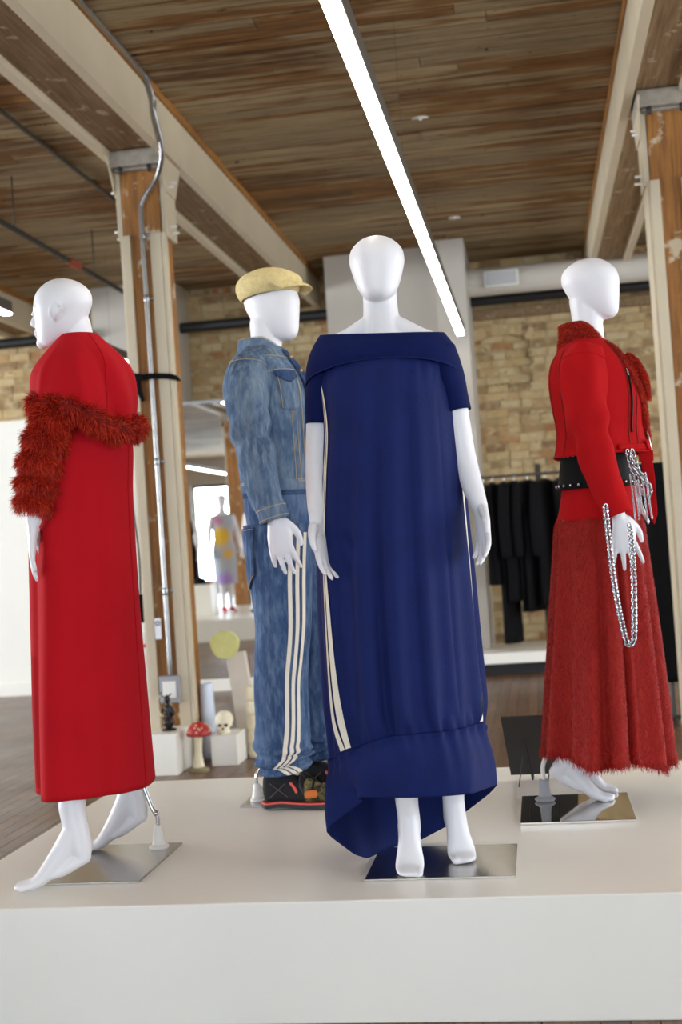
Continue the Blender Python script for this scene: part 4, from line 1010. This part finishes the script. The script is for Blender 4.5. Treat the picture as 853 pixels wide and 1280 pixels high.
# cap
R76 = rot2(math.radians(72))
capg = []
for z, f, b, w in ((-.012, .094, .108, .092), (.008, .112, .124, .104), (.030, .124, .130, .110), (.052, .108, .128, .106), (.072, .068, .112, .088), (.084, .028, .082, .06), (.088, -.01, .05, .03)):
    ph = np.linspace(0, 2 * math.pi, 48, endpoint=False)
    capg.append(np.stack([w * np.sin(ph), (b - f) / 2 - (b + f) / 2 * np.cos(ph), z + .010 * np.cos(ph)], 1))
capg = np.array(capg)
T = lambda p: np.asarray(p) @ R76.T + A(.005, 0, 1.800)
cap_ = MB().grid(T(capg), True, False, True).build('cap', 'straw', md, mods=(('solid', .004), ('sub', 1)))
br = []
for q, (rr_, zz) in enumerate(((.085, .030), (.125, .020), (.158, .004))):
    a = np.linspace(-62, 62, 24) * math.pi / 180; wfac = (1, .96, .86)[q]
    br.append(np.stack([.110 * wfac * np.sin(a), -(rr_ * np.cos(a) ** .8 + .0), zz - .012 * np.abs(np.sin(a)) ** 2], 1))
MB().grid(T(np.array(br)), False).build('peak', 'straw', cap_, mods=(('solid', .008), ('sub', 1)))
# jeans --------------------------------------------------------------
PG = loft([(1.10, -.010, -.005, .120, .158), (1.05, -.010, -.005, .124, .162), (.98, -.010, -.002, .118, .150), (.90, -.010, -.002, .108, .140), (.86, -.01, -.002, .10, .13)], 24, 90, 2.2, wig(81, 5, .6, .012))
pt = MB().grid(PG, True, True, True, True).build('jeans', 'denim_p', md)
MB().grid(loft([(1.135, -.010, -.005, .120, .156), (1.115, -.010, -.005, .124, .162), (1.085, -.010, -.005, .127, .166), (1.08, -.010, -.005, .124, .162)], 8, 70, 2.2), True, flip=True).build('waistband', 'denim_d', pt)
def leg_grid(pts, rad, seed):
    ws = wig(seed, 4, 2.4, .05, 7); wt = wig(seed + 1, 3, 6, .08, 5)
    def f(th, s):
        lo = 1 / (1 + np.exp(-(s - .80) / .03)); kn = np.exp(-((s - .45) / .10) ** 2)
        return ws(th, s) + wt(th, s) * lo + .11 * np.sin(2 * np.pi * 12 * (s - .78) + .8 * np.sin(th + seed)) * lo + .02 * np.sin(30 * s + th) * kn
    return tube_grid(pts, rad, 60, 130, (1, 0, 0), False, f)
LEGN = leg_grid([(-.006, -.080, .98), (-.010, -.092, .80), (-.012, -.096, .62), (-.030, -.094, .46), (-.036, -.090, .30), (-.046, -.086, .20), (-.036, -.082, .125)], [[.122, .088], [.108, .092], [.099, .088], [.094, .084], [.092, .080], [.096, .082], [.080, .074]], 85)
LEGF = leg_grid([(-.02, .09, .97), (.00, .098, .80), (.030, .100, .62), (.040, .10, .46), (.045, .10, .30), (.045, .10, .20), (.055, .10, .135)], [[.125, .085], [.112, .090], [.098, .088], [.092, .082], [.088, .078], [.090, .08], [.076, .072]], 92)
ln = MB().grid(LEGN, True).build('jeans_leg', 'denim_p', md, mods=(('solid', .003),))
MB().grid(LEGF, True).build('jeans_leg', 'denim_p', md, mods=(('solid', .003),))
# find the column index of the grid that faces -Y
cent = LEGN.mean(axis=1); ang = np.argmin(LEGN[60, :, 1]); v0 = ang / 60.0
dirn = 1 if LEGN[60, (ang + 5) % 60, 0] > LEGN[60, ang, 0] else -1
for k in range(3):
    o = v0 + dirn * (.052 + .040 * k); q = MB()
    patch(q, LEGN, (.03, .992), [(0, (o + dirn * .02, o + dirn * .041)), (.5, (o, o + dirn * .023)), (.82, (o - dirn * .02, o + dirn * .006)), (.88, (o - dirn * .03, o - dirn * .002)), (.925, (o - dirn * .10, o - dirn * .075)), (1, (o - dirn * .01, o + dirn * .020))], .0035, 150, 4)
    q.build('stripe', 'cream_tape', ln)
# back pocket and stitches
bpk = MB(); pv = v0 - dirn * .15
patch(bpk, LEGN, (.01, .20), [(0, (pv - dirn * .14, pv + dirn * .05)), (.75, (pv - dirn * .13, pv + dirn * .04)), (1, (pv - dirn * .06, pv - dirn * .03))], .004, 16, 10)
bo = bpk.build('back_pocket', 'denim_p', ln, mods=(('solid', .003),))
NL = outward(LEGN, gnormals(LEGN))
def stitch(name, grid, i0, i1, j0, j1, parent, off=.006, r=.0012, n=30, mt='thread'):
    Nn = outward(grid, gnormals(grid)); p = gsample(grid, Nn, np.linspace(i0, i1, n), np.linspace(j0, j1, n), off)[0]
    return MB().tube(p, r, 5).build(name, mt, parent)
stitch('stitching', LEGN, 2, 2, (pv - dirn * .14) * 60, (pv + dirn * .05) * 60, bo, .008)
stitch('stitching', LEGN, 20, 26, (pv - dirn * .13) * 60, (pv - dirn * .045) * 60, bo, .008)
stitch('stitching', LEGN, 26, 20, (pv - dirn * .045) * 60, (pv + dirn * .04) * 60, bo, .008)
# jacket ---------------------------------------------------------------
wd = wig(101, 7, 1.2, .05, 8)
DJ = [(1.115, -.006, 0, .130, .172), (1.15, -.006, 0, .132, .174), (1.25, -.010, 0, .136, .182), (1.36, -.016, 0, .146, .196), (1.46, -.026, 0, .152, .204), (1.53, -.036, 0, .128, .192), (1.575, -.040, 0, .098, .150), (1.61, -.040, 0, .075, .095)]
DG = loft(DJ, 70, 130, 2.15, wd)
dj = MB().grid(DG, True).build('denim_jacket', 'denim_j', md, mods=(('solid', .005),))
MB().grid(loft([(1.095, -.006, 0, .130, .172), (1.10, -.006, 0, .136, .178), (1.13, -.006, 0, .138, .180), (1.138, -.006, 0, .134, .176)], 8, 90, 2.15), True).build('hem_band', 'denim_j', dj)
def jst(i0, i1, v0_, v1_, off=.0015): stitch('stitching', DG, i0, i1, v0_ * 130, v1_ * 130, dj, off)
jst(4, 4, -.2, .45); jst(6, 6, -.2, .45)
for v in (.115, .135): jst(4, 44, v - .01, v)
for v in (.165,): jst(4, 44, v - .015, v)
jst(45, 45, .02, .24); jst(56, 56, -.25, .25)
pk = MB(); patch(pk, DG, (.44, .64), [(0, (.085, .130)), (.12, (.080, .150)), (1, (.080, .150))], .005, 12, 8); po = pk.build('chest_pocket', 'denim_j', dj, mods=(('solid', .003),))
fp = MB(); patch(fp, DG, (.575, .655), [(0, (.112, .118)), (.45, (.076, .154)), (1, (.074, .156))], .011, 10, 8); fo = fp.build('pocket_flap', 'denim_d', dj, mods=(('solid', .003),))
stitch('stitching', DG, 31, 44, .080 * 130, .080 * 130, po, .0095); stitch('stitching', DG, 31, 44, .150 * 130, .150 * 130, po, .0095)
stitch('stitching', DG, 45, 45, .076 * 130, .154 * 130, fo, .0155)
for zi in (10, 22, 34, 46, 56):
    p = gsample(DG, outward(DG, gnormals(DG)), np.array([zi]), np.array([130 * .205]), .006)[0][0]
    MB().ball(p, .0075, 10, 7).build('button', 'gold', dj)
pl = MB(); patch(pl, DG, (.02, .93), [(0, (.190, .235)), (1, (.188, .238))], .005, 30, 5); pl.build('placket', 'denim_d', dj, mods=(('solid', .003),))
for sgn in (-1, 1):
    if sgn < 0:
        pts = [(-.050, -.140, 1.560), (-.058, -.178, 1.49), (-.060, -.205, 1.38), (-.046, -.216, 1.25), (-.020, -.226, 1.12), (.008, -.233, 1.015)]
        rad = [[.056, .040], [.074, .056], [.072, .058], [.064, .054], [.056, .050], [.048, .044]]
    else:
        pts = [(-.05, .140, 1.560), (-.055, .178, 1.49), (-.06, .205, 1.38), (-.06, .206, 1.25), (-.06, .20, 1.06)]
        rad = [[.062, .040], [.086, .056], [.078, .060], [.066, .056], [.052, .046]]
    ws = wig(110 + sgn, 5, 3.5, .07, 8)
    crs = lambda th, s: ws(th, s) + .11 * np.sin(40 * s + 2.2 * np.sin(th + .6)) * np.exp(-((s - .55) / .16) ** 2) + .03 * np.sin(60 * s + th) * np.exp(-((s - .93) / .06) ** 2)
    SG = tube_grid(pts, rad, 44, 80, (1, 0, 0), False, crs)
    so = MB().grid(SG, True).build('sleeve', 'denim_j', md, mods=(('solid', .004),))
    e = np.array(pts[-1]); d = unit(np.array(pts[-1]) - np.array(pts[-2])); r = np.array(rad[-1])
    CG = tube_grid([e - d * .03, e - d * .025, e + d * .022, e + d * .025], [r * .98, r * 1.08, r * 1.06, r * .98], 36, None, (1, 0, 0), False)
    cu = MB().grid(CG, True).build('cuff', 'denim_j', so, mods=(('solid', .004),))
    for ii in (1.1, 1.85): stitch('stitching', CG, ii, ii, 0, 36, so, .001, n=50)
    stitch('stitching', SG, 10, 76, 44 * .70, 44 * .70, so, .0012); stitch('stitching', SG, 9, 9, 0, 44, so, .0015, n=60)
cgd = loft([(1.565, -.034, 0, .108, .116), (1.60, -.036, 0, .094, .096), (1.635, -.040, 0, .084, .082), (1.640, -.042, 0, .080, .078)], 14, 60, 2.0)
thc = np.linspace(0, 2 * math.pi, 60, endpoint=False); cgd[..., 2] -= .05 * np.clip(np.sin(thc - .2), 0, 1) ** 1.3
cdn = MB().grid(cgd, True).build('collar', 'denim_j', dj, mods=(('solid', .008),))
stitch('stitching', cgd, 1, 1, 0, 60, dj, .003, n=60); stitch('stitching', cgd, 11, 11, 0, 60, dj, .003, n=60)
# sneakers ---------------------------------------------------------------
def sneaker(x, y, name='sneaker'):
    S = thing(name, '', '', (0, 0, 0)); del S['label'], S['category']
    return S
def shoe(px, py, ang, parent):
    R = rot2(math.radians(ang)); T = lambda p: np.asarray(p, float) @ R.T + A(px, py, .008)
    # shape along +X: heel at -.10, toe at +.19
    secs = [(-.105, .020, .105, .030), (-.09, .012, .115, .038), (-.05, .010, .118, .042), (.0, .010, .105, .043), (.05, .012, .088, .046), (.10, .014, .066, .050), (.145, .018, .052, .048), (.178, .024, .042, .036), (.192, .030, .036, .020)]
    a = sm(secs, 36); ph = np.linspace(0, 2 * math.pi, 28, endpoint=False)
    g = np.stack([np.broadcast_to(a[:, :1], (36, 28)), a[:, 3:4] * np.sign(np.cos(ph)) * np.abs(np.cos(ph)) ** .8, (a[:, 1:2] + a[:, 2:3]) / 2 + (a[:, 2:3] - a[:, 1:2]) / 2 * np.sign(np.sin(ph)) * np.abs(np.sin(ph)) ** .8], -1)
    up_ = MB().grid(T(g[:18]), True, True, False).build('shoe_heel', 'knit_black', parent)
    vamp = MB().grid(T(g[17:]), True, False, True).build('shoe_vamp', 'camo', parent)
    q = np.array([(-.112, .034, .010), (-.09, .046, .006), (-.04, .047, .011), (.03, .048, .005), (.10, .054, .005), (.15, .052, .010), (.185, .040, .018), (.203, .018, .026)])
    a2 = sm(q, 30); so = []
    lo_r = np.stack([a2[:, 0], a2[:, 1], a2[:, 2] - .004], 1)
    poly_l = lo_r; poly_r = lo_r * A(1, -1, 1)
    m = MB(); gs = np.stack([poly_l, poly_r], 1); gt = gs + A(0, 0, .016)
    m.grid(T(np.stack([gs[:, 0], gs[:, 1], gt[:, 1], gt[:, 0]], 1)), True, True, True)
    m.build('shoe_sole', 'coral', parent, smooth=False)
    mm_ = MB(); gm = np.stack([gs[:, 0], gs[:, 1], gt[:, 1], gt[:, 0]], 1) * A(1.003, 1.02, .84) - A(0, 0, .003); mm_.grid(T(gm), True, True, True); mm_.build('outsole', 'black', parent, smooth=False)
    for k in range(5):
        x = .025 + k * .026; i = (np.abs(a[:, 0] - x)).argmin(); zz = a[i, 2]; ww = a[i, 3]
        ln_ = np.array([(x + .016, -ww * .98, zz * .50), (x, -ww * .86, zz * .86), (x - .004, 0, zz + .006), (x, ww * .86, zz * .86), (x + .016, ww * .98, zz * .5)])
        MB().tube(T(ln_), np.array([[.006, .003]] * 5), 6, 16, hint=None).build('lace', 'camo' if k % 2 else 'black', parent)
    MB().tube(T([(.055, -.047, .045), (.085, -.049, .048)]), np.array([[.014, .004], [.014, .004]]), 8, hint=(0, 0, 1)).build('side_patch', 'orange', parent)
    MB().tube(T([(.0, -.0445, .085), (.012, -.044, .068), (.018, -.046, .055)]), .005, 8, 8).build('tongue_loop', 'coral', parent)
    for e in (((-.08, -.043, .035), (-.02, -.045, .085)), ((-.075, -.043, .085), (-.015, -.046, .040))):
        MB().tube(T(e), .0018, 6).build('side_piping', 'alu', parent)
shoe(-.010, -.082, -4, md)
shoe(.085, .105, -6, md)
bd = stand(md, (-0.90, 4.56), (-.195, -.165, 0), (.20, .20, .006), 'plate')
MB().grid(loft([(.0065, -.148, -.085, .026, .026), (.016, -.148, -.085, .026, .026), (.022, -.148, -.085, .020, .020), (.06, -.148, -.085, .013, .013), (.07, -.148, -.085, .009, .009)], 16, 22), True, True, True, True).build('socket', 'whitem', bd)
MB().tube([(-.148, -.085, .065), (-.148, -.085, .092), (-.140, -.08, .115), (-.11, -.07, .155)], .0062, 10, 16).build('rod', 'chrome', bd)

# ================================================================== easel sign on the platform
es = thing('easel_sign', 'black board seen from behind on a thin wire easel', 'sign', (-0.04, 4.70, PZ))
bo_ = MB(); # leaning board: bottom edge forward
c0, c1 = A(-.105, .0, .035), A(.135, .0, .030); t0, t1 = A(-.150, -.005, .245), A(.090, -.005, .245)
c0, c1, t0, t1 = A(-.115, .010, .022), A(.125, .010, .022), A(-.135, -.075, .245), A(.105, -.075, .245)
nn = unit(np.cross(c1 - c0, t0 - c0)) * .005
bo_.add([c0, c1, t1, t0, c0 + nn, c1 + nn, t1 + nn, t0 + nn], [(0, 3, 2, 1), (4, 5, 6, 7), (0, 1, 5, 4), (1, 2, 6, 5), (2, 3, 7, 6), (3, 0, 4, 7)])
bo2 = bo_.build('board', 'board', es, smooth=False)
bo2['label'] = 'dark grey foam board'
for xx in (-.055, .045):
    MB().tube([(xx, -.062, .155), (xx + .018, -.012, .004), (xx + .02, .03, .004), (xx + .02, .03, .03)], .0032, 8).build('easel_leg', 'black', es)
    MB().tube([(xx, -.062, .155), (xx - .030, -.125, .003)], .0022, 8).build('back_strut', 'black', es)
boxo('price_label', (.035, -.004, .032), (.095, -.0015, .082), 'paper', es)

# ================================================================== props at the foot of the left column
cb = boxo('white_cube', (-2.185, 6.82, 0), (-2.035, 7.145, .228), 'white', None, .003); tag(cb, 'white cube plinth carrying a black figurine at the column foot', 'plinth')
fg = thing('figurine', 'small dark bronze figurine on the white cube', 'figurine', (-2.112, 6.96, .228))
MB().grid(loft([(0, 0, 0, .042, .036), (.010, 0, 0, .042, .036), (.016, 0, 0, .020, .020), (.026, 0, 0, .026, .026), (.045, 0, 0, .034, .032), (.060, .002, 0, .030, .028), (.08, .004, 0, .022, .020), (.105, .004, 0, .026, .020), (.13, .002, 0, .024, .018), (.145, 0, 0, .012, .012), (.155, 0, 0, .012, .012), (.168, -.002, 0, .018, .018), (.185, -.002, 0, .016, .016), (.198, 0, 0, .006, .006)], 60, 20), True, True, True, True).build('body', 'bronze', fg)
for s in (-1, 1): MB().tube([(s * .022, -.004, .125), (s * .038, -.012, .095), (s * .020, -.024, .075)], .007, 8, 12).build('arm', 'bronze', fg)
MB().tube([(-.012, 0, .185), (-.034, -.01, .20), (-.030, -.01, .215)], .004, 6, 8).build('horn', 'bronze', fg)
MB().tube([(.010, 0, .19), (.026, -.01, .205)], .004, 6).build('horn', 'bronze', fg)
MB().tube([(-.03, -.02, .20), (-.055, -.02, .17), (-.05, -.02, .12), (-.02, -.025, .08)], .0035, 6, 20).build('cord_loop', 'cord', fg)
mu = thing('toadstool', 'red spotted toadstool ornament with a cream stem', 'ornament', (-1.945, 6.93, 0))
MB().grid(loft([(0, 0, 0, .060, .050), (.014, 0, 0, .052, .044), (.024, 0, 0, .034, .030)], 10, 20, 2.0, wig(121, 5, .3, .08)), True, True, True, True).build('foot', 'stone', mu)
MB().grid(loft([(.020, 0, 0, .034, .032), (.05, 0, 0, .029, .028), (.10, .002, 0, .022, .022), (.17, .006, 0, .024, .024), (.20, .008, 0, .03, .03)], 20, 20), True, True, True, True).build('stem', 'ivory', mu)
cpm = MB().grid(loft([(.200, .012, 0, .030, .03), (.196, .012, 0, .062, .06), (.206, .012, 0, .070, .068), (.225, .012, 0, .066, .064), (.25, .012, 0, .050, .05), (.268, .012, 0, .028, .028), (.274, .012, 0, .006, .006)], 30, 28), True, True, True, True).build('mushroom_cap', 'mushroom', mu)
for k in range(34):
    a = rng.uniform(0, 6.28); z = rng.uniform(.212, .268); r = np.interp(z, [.206, .225, .25, .268, .274], [.070, .066, .050, .028, .006])
    MB().ball((.012 + r * math.sin(a), -r * .97 * math.cos(a), z), (.0055, .0055, .0045), 8, 6).build('spot', 'ivory', cpm)
sb1 = boxo('white_block', (-1.905, 7.06, 0), (-1.752, 7.30, .172), 'white', None, .003); tag(sb1, 'small white block with a skull resting on it', 'block')
skl = thing('skull', 'cream model skull lying on the white block', 'skull', (-1.845, 7.16, .172))
q = MB(); q.ball((0, .01, .075), (.052, .062, .052), 24, 16); q.ball((.006, -.045, .035), (.036, .034, .030)); q.tube([(-.02, -.055, .012), (.01, -.066, .010), (.035, -.045, .012)], .012, 8, 10); q.ball((.042, -.02, .05), (.012, .02, .012))
q.build('cranium', 'bone', skl, mods=(('remesh', .005), ('smooth', 2)))
for s in (-.012, .026): MB().ball((s + .004, -.070, .052), (.011, .010, .010)).build('eye_socket', 'dark_wood', skl)
MB().ball((.012, -.078, .034), (.006, .006, .008)).build('nose_hole', 'dark_wood', skl)
slb = thing('leaning_slab', 'beige plaster slab leaning beside the toadstool', 'slab', (-1.76, 7.42, 0))
v = [(-.115, .0, .60), (.0, .0, .61), (.068, -.02, 0), (-.055, -.02, 0)]
q = MB(); q.add([A(*p) for p in v] + [A(*p) + A(0, .05, 0) for p in v], [(0, 3, 2, 1), (4, 5, 6, 7), (0, 1, 5, 4), (1, 2, 6, 5), (2, 3, 7, 6), (3, 0, 4, 7)]); q.build('slab', 'beige', slb, smooth=False, mods=(('bevel', .006),))
dsc = thing('felt_disc', 'pale yellow round felt disc set on the leaning slab', 'disc', (-1.875, 7.40, .655))
q = MB(); a = np.linspace(0, 2 * math.pi, 32, endpoint=False)
ring_ = np.stack([.088 * np.cos(a) * (1 + .05 * np.sin(3 * a)), 0 * a, .084 * np.sin(a)], 1)
q.grid(np.stack([ring_ * .97, ring_ + A(0, .004, 0), ring_ + A(0, .022, 0), ring_ * .97 + A(0, .027, 0)]), True, True, True, True); q.build('disc', 'yellow', dsc, smooth=False)
cy = thing('paper_cylinder', 'pale blue paper cylinder behind the skull', 'cylinder', (-1.985, 7.34, 0))
MB().grid(loft([(0, 0, 0, .050, .045), (.20, 0, 0, .046, .042), (.425, 0, 0, .040, .036), (.43, 0, 0, .034, .03)], 14, 28), True, True, True, True).build('tube', 'blue_white', cy)
sc_ = thing('stacked_column', 'slim cream scalloped stack standing beside the slab', 'ornament', (-1.70, 7.30, 0))
for k in range(5): MB().grid(loft([(k * .083, 0, 0, .030, .03), (k * .083 + .012, 0, 0, .040, .038), (k * .083 + .07, 0, 0, .036, .034), (k * .083 + .0825, 0, 0, .028, .028)], 14, 20), True, True, True, True).build('tier', 'ivory', sc_)
# things hanging behind the red dress
bagt = thing('hanging_pouch', 'black cloth pouch hanging by a long strap behind the column', 'bag', (-2.475, 7.685, .90))
MB().grid(loft([(-.10, 0, 0, .03, .014), (-.085, 0, 0, .062, .022), (0, 0, 0, .06, .026), (.05, .01, 0, .035, .018), (.075, .015, 0, .014, .01)], 20, 20, 2, wig(131, 4, .5, .08)), True, True, True, True).build('pouch', 'cloth_black', bagt)
MB().tube([(.015, 0, .07), (.02, 0, .35), (-.01, 0, .75), (-.02, 0, .93)], .006, 6, 20).tube([(-.02, -.01, .93), (-.02, .034, .93)], .006, 8).build('strap', 'cloth_black', bagt)
lb = thing('leaning_panel', 'tall white panel leaning behind the timber column', 'panel', (-2.62, 7.72, 0))
boxo('panel', (-.12, 0, 0), (.30, .03, 2.05), 'white', lb, .004)
gmt = thing('white_bundle', 'white cloth bundle standing on the floor by the column', 'bundle', (-2.44, 7.60, 0))
MB().grid(loft([(.0, 0, 0, .05, .05), (.02, 0, 0, .07, .06), (.25, .0, 0, .065, .055), (.45, -.005, 0, .05, .05), (.62, .0, 0, .06, .05), (.70, 0, 0, .045, .04), (.74, 0, 0, .02, .02)], 40, 30, 2, wig(133, 5, 1.5, .09)), True, True, True, True).build('cloth', 'paper', gmt)
MB().ball((.03, -.058, .665), .012).build('red_tag', 'coral', gmt)

# ================================================================== standing mirror
YM = 10.83
mi = thing('standing_mirror', 'wide standing mirror with a thin white frame before the brick wall', 'mirror', (-2.45, YM, 0))
boxo('glass', (-.84, 0.0, .10), (.84, .008, 2.50), 'mirror', mi)
boxo('bottom_rail', (-.88, -.03, 0), (.88, .06, .10), 'white', mi, .003)
boxo('top_rail', (-.88, -.012, 2.50), (.88, .04, 2.525), 'grey_plastic', mi, .002)
for s in (-1, 1): boxo('side_rail', (min(s * .84, s * .88), -.012, .10), (max(s * .84, s * .88), .04, 2.50), 'whitem', mi, .002)
boxo('backing', (-.86, .0085, .1), (.86, .03, 2.5), 'dark_wood', mi)
# ================================================================== second display, seen in the mirror
p2_ = thing('side_platform', 'low white platform of the second display, reflected in the mirror', 'platform', (-4.2, 3.0, 0))
boxo('deck', (-1.6, -1.9, 0), (1.1, 2.0, .29), 'white', p2_, .004)
bxw = boxo('display_box', (-5.10, 3.42, .29), (-4.66, 3.84, .74), 'white', None, .003); tag(bxw, 'white display box with a black and orange hat on it', 'box')
ht = thing('feathered_hat', 'black hat with an orange trim on the display box', 'hat', (-4.86, 3.63, .74))
MB().grid(loft([(0, 0, 0, .15, .11), (.012, 0, 0, .15, .11), (.02, 0, 0, .09, .08), (.08, 0, 0, .08, .07), (.10, 0, 0, .04, .04)], 20, 24, 2, wig(141, 5, .5, .05)), True, True, True, True).build('crown', 'cloth_black', ht)
MB().ball((.13, 0, .03), (.05, .04, .025)).build('trim', 'orange', ht)
def simple_mannequin(loc, ang, label, dress, shoe_mt, zl=(1.44, .42), width=1.0):
    t = thing('mannequin', label, 'mannequin', loc); t.rotation_euler = (0, 0, math.radians(ang))
    mb = MB(); head(mb, (0, 0, 1.66), 0, .078, .09, .096, .195)
    limb(mb, [(0, .01, 1.62), (0, .01, 1.54), (0, .01, 1.46)], [.05, .05, .06], 10); fem_torso(mb, 0)
    for s in (-1, 1):
        limb(mb, [(s * .16, 0, 1.41), (s * .20, 0, 1.25), (s * .22, -.01, 1.10), (s * .23, -.05, .95)], [.043, .039, .034, .024]); hand(mb, (s * .23, -.05, .945), (.05 * s, -.2, -1), (-s, -.2, 0), s, 1)
        limb(mb, [(s * .07, 0, .85), (s * .06, 0, .5), (s * .06, .01, .15), (s * .06, .01, .10)], [.08, .056, .034, .032])
    mb.build('body', 'skin', t, mods=(('remesh', .008), ('smooth', 2)))
    sec = [(zl[0], 0, 0, .15, .085), (1.38, 0, 0, .165, .105), (1.27, 0, -.005, .158, .12), (1.10, 0, 0, .145 * width, .105), (.92, 0, 0, .18 * width, .13), (zl[1] + .1, 0, 0, .17 * width, .13), (zl[1], 0, 0, .175 * width, .135)]
    MB().grid(loft(sec, 50, 60, 2, wig(int(ang) + 200, 6, .2, .02)), True, flip=True).build('dress', dress, t, mods=(('solid', .004),))
    for s in (-1, 1):
        q = MB(); q.tube([(s * .06, .05, .04), (s * .06, 0, .045), (s * .065, -.08, .03), (s * .065, -.15, .022)], [[.032, .034], [.036, .04], [.04, .026], [.03, .018]], 16, 20, hint=(1, 0, 0)); q.build('shoe', shoe_mt, t)
    return t
simple_mannequin((-4.62, 3.05, .29), 150, 'mannequin in a grey flower-print dress and red shoes', 'flower', 'red_shoe')
simple_mannequin((-4.02, 3.45, .29), 200, 'pale mannequin in a peach dress beside the flower-print one', 'peach', 'black')
simple_mannequin((-5.62, 1.62, .29), 180, 'mannequin in a plain black dress near the windows', 'cloth_black', 'black')
pl_ = thing('wire_plant', 'slender dark green plant on a thin stand by the window', 'plant', (-4.75, .2, 0))
MB().tube([(0, 0, 0), (0, 0, 1.2)], .012, 8).build('stand', 'black', pl_); MB().grid(loft([(0, 0, 0, .16, .16), (.012, 0, 0, .16, .16), (.02, 0, 0, .02, .02)], 8, 20), True, True, True, True).build('foot', 'black', pl_)
lf = MB()
for k in range(90):
    c = A(rng.normal(0, .09), rng.normal(0, .09), 1.35 + rng.normal(0, .2)); d = unit(rng.normal(0, 1, 3)); e = unit(np.cross(d, rng.normal(0, 1, 3)))
    lf.add([c, c + d * .05 + e * .02, c + d * .11, c + d * .05 - e * .02], [(0, 1, 2, 3)])
tag(lf.build('leaves', 'leaf', pl_, smooth=False), kind='stuff')

# ================================================================== clothing rack at the back right
sh = thing('low_shelf', 'low white slab shelf under the rack of black clothes', 'shelf', (0.45, 11.4, 0))
boxo('slab', (-1.2, -.5, .10), (1.6, .45, .19), 'white', sh, .004); boxo('plinth', (-1.0, -.38, 0), (1.4, .40, .10), 'black', sh)
rk = thing('clothes_rack', 'dark metal clothes rack against the brick wall', 'rack', (0.0, 11.40, .19))
MB().tube([(-.70, 0, 1.51), (1.10, 0, 1.51)], .014, 10).build('rail', 'alu', rk)
for xx in (-.66, 1.05):
    MB().tube([(xx, 0, .01), (xx, 0, 1.51)], .014, 10).build('upright', 'alu', rk); MB().tube([(xx, -.25, .016), (xx, .25, .016)], .015, 10).build('foot_bar', 'alu', rk)
boxo('centre_post', (.02, .02, 0), (.07, .07, 1.60), 'dark_wood', rk)
def hung(x, y, label, length, wid, mt, ang, seed, zr=1.70):
    t = thing('hanging_garment', label, 'garment', (x, y, zr), 'garments on the rack'); t.rotation_euler = (0, 0, math.radians(ang))
    MB().tube([(0, 0, -.06), (0, 0, .0), (.012, 0, .018), (.024, 0, .008)], .0028, 6, 12).build('hook', 'chrome', t)
    MB().tube([(-wid * .92, 0, -.075), (0, 0, -.05), (wid * .92, 0, -.075)], .009, 8, 12).build('hanger', 'dark_wood', t)
    sec = [(-.055, 0, 0, wid * .25, .02), (-.075, 0, 0, wid * .8, .030), (-.11, 0, 0, wid, .040), (-.35, 0, 0, wid * .92, .055), (-length * .7, 0, 0, wid * .9, .06), (-length, 0, 0, wid * .95, .062)]
    MB().grid(loft(sec, 40, 50, 2.4, lambda th, s: wig(seed, 7, .15, .16, 7)(th, s) * (.2 + s)), True, True, True, True).build('garment', mt, t)
    if seed % 2 == 0:
        for s in (-1, 1): MB().tube([(s * wid * .95, 0, -.11), (s * (wid + .06), -.02, -.40), (s * (wid + .07), -.03, -.68)], [.045, .05, .045], 12, 16).build('sleeve', mt, t)
hung(-.44, 11.40, 'pale green top at the end of the black clothes rail', .62, .16, 'cloth_green', 78, 301)
hung(-.36, 11.38, 'short black garment next to the pale green top', .95, .17, 'cloth_black', 74, 303)
hung(-.26, 11.40, 'floor-length black garment touching the white shelf', 1.47, .15, 'cloth_black', 66, 305)
hung(-.17, 11.38, 'black long-sleeved coat before the dark centre post', 1.10, .20, 'cloth_black', 62, 306)
hung(-.05, 11.40, 'black long-sleeved jacket on the rail beside the centre post', 1.20, .20, 'cloth_black', 58, 308)
hung(.10, 11.40, 'loose black jacket with wide sleeves past the centre post', 1.15, .20, 'cloth_black', 62, 310)
hung(.24, 11.40, 'black tunic hanging behind the fur skirt', 1.25, .18, 'cloth_black', 70, 311)
hung(-.60, 11.10, 'black scarf-like garment hung high by the boxed column', .42, .10, 'cloth_black', 80, 313, 2.62)
# hook bar for the high garment
tag(MB().tube([(-.60, 11.449, 2.62), (-.60, 11.08, 2.62)], .008, 8).build('wall_hook', 'alu'), 'metal hook bar on the boxed column holding a black garment', 'hook')
# black gown on a stand
fm_ = thing('dress_form', 'black strapless gown on a metal floor stand', 'dress form', (0.735, 7.86, 0))
MB().grid(loft([(1.555, 0, 0, .10, .08), (1.55, 0, 0, .135, .10), (1.40, 0, 0, .128, .10), (1.22, 0, 0, .115, .09), (1.0, 0, 0, .15, .12), (.6, 0, 0, .165, .15), (.27, .01, 0, .175, .17)], 50, 60, 2.1, wig(151, 8, .1, .03)), True, True, True, True).build('gown', 'cloth_black', fm_)
MB().tube([(0, 0, .01), (0, 0, .45)], .016, 10).build('pole', 'alu', fm_)
for a in (0, 120, 240):
    c, s = math.cos(math.radians(a + 200)), math.sin(math.radians(a + 200)); MB().tube([(0, 0, .05), (c * .12, s * .12, .03), (c * .2, s * .2, .012)], .012, 8, 10).build('foot', 'black', fm_)
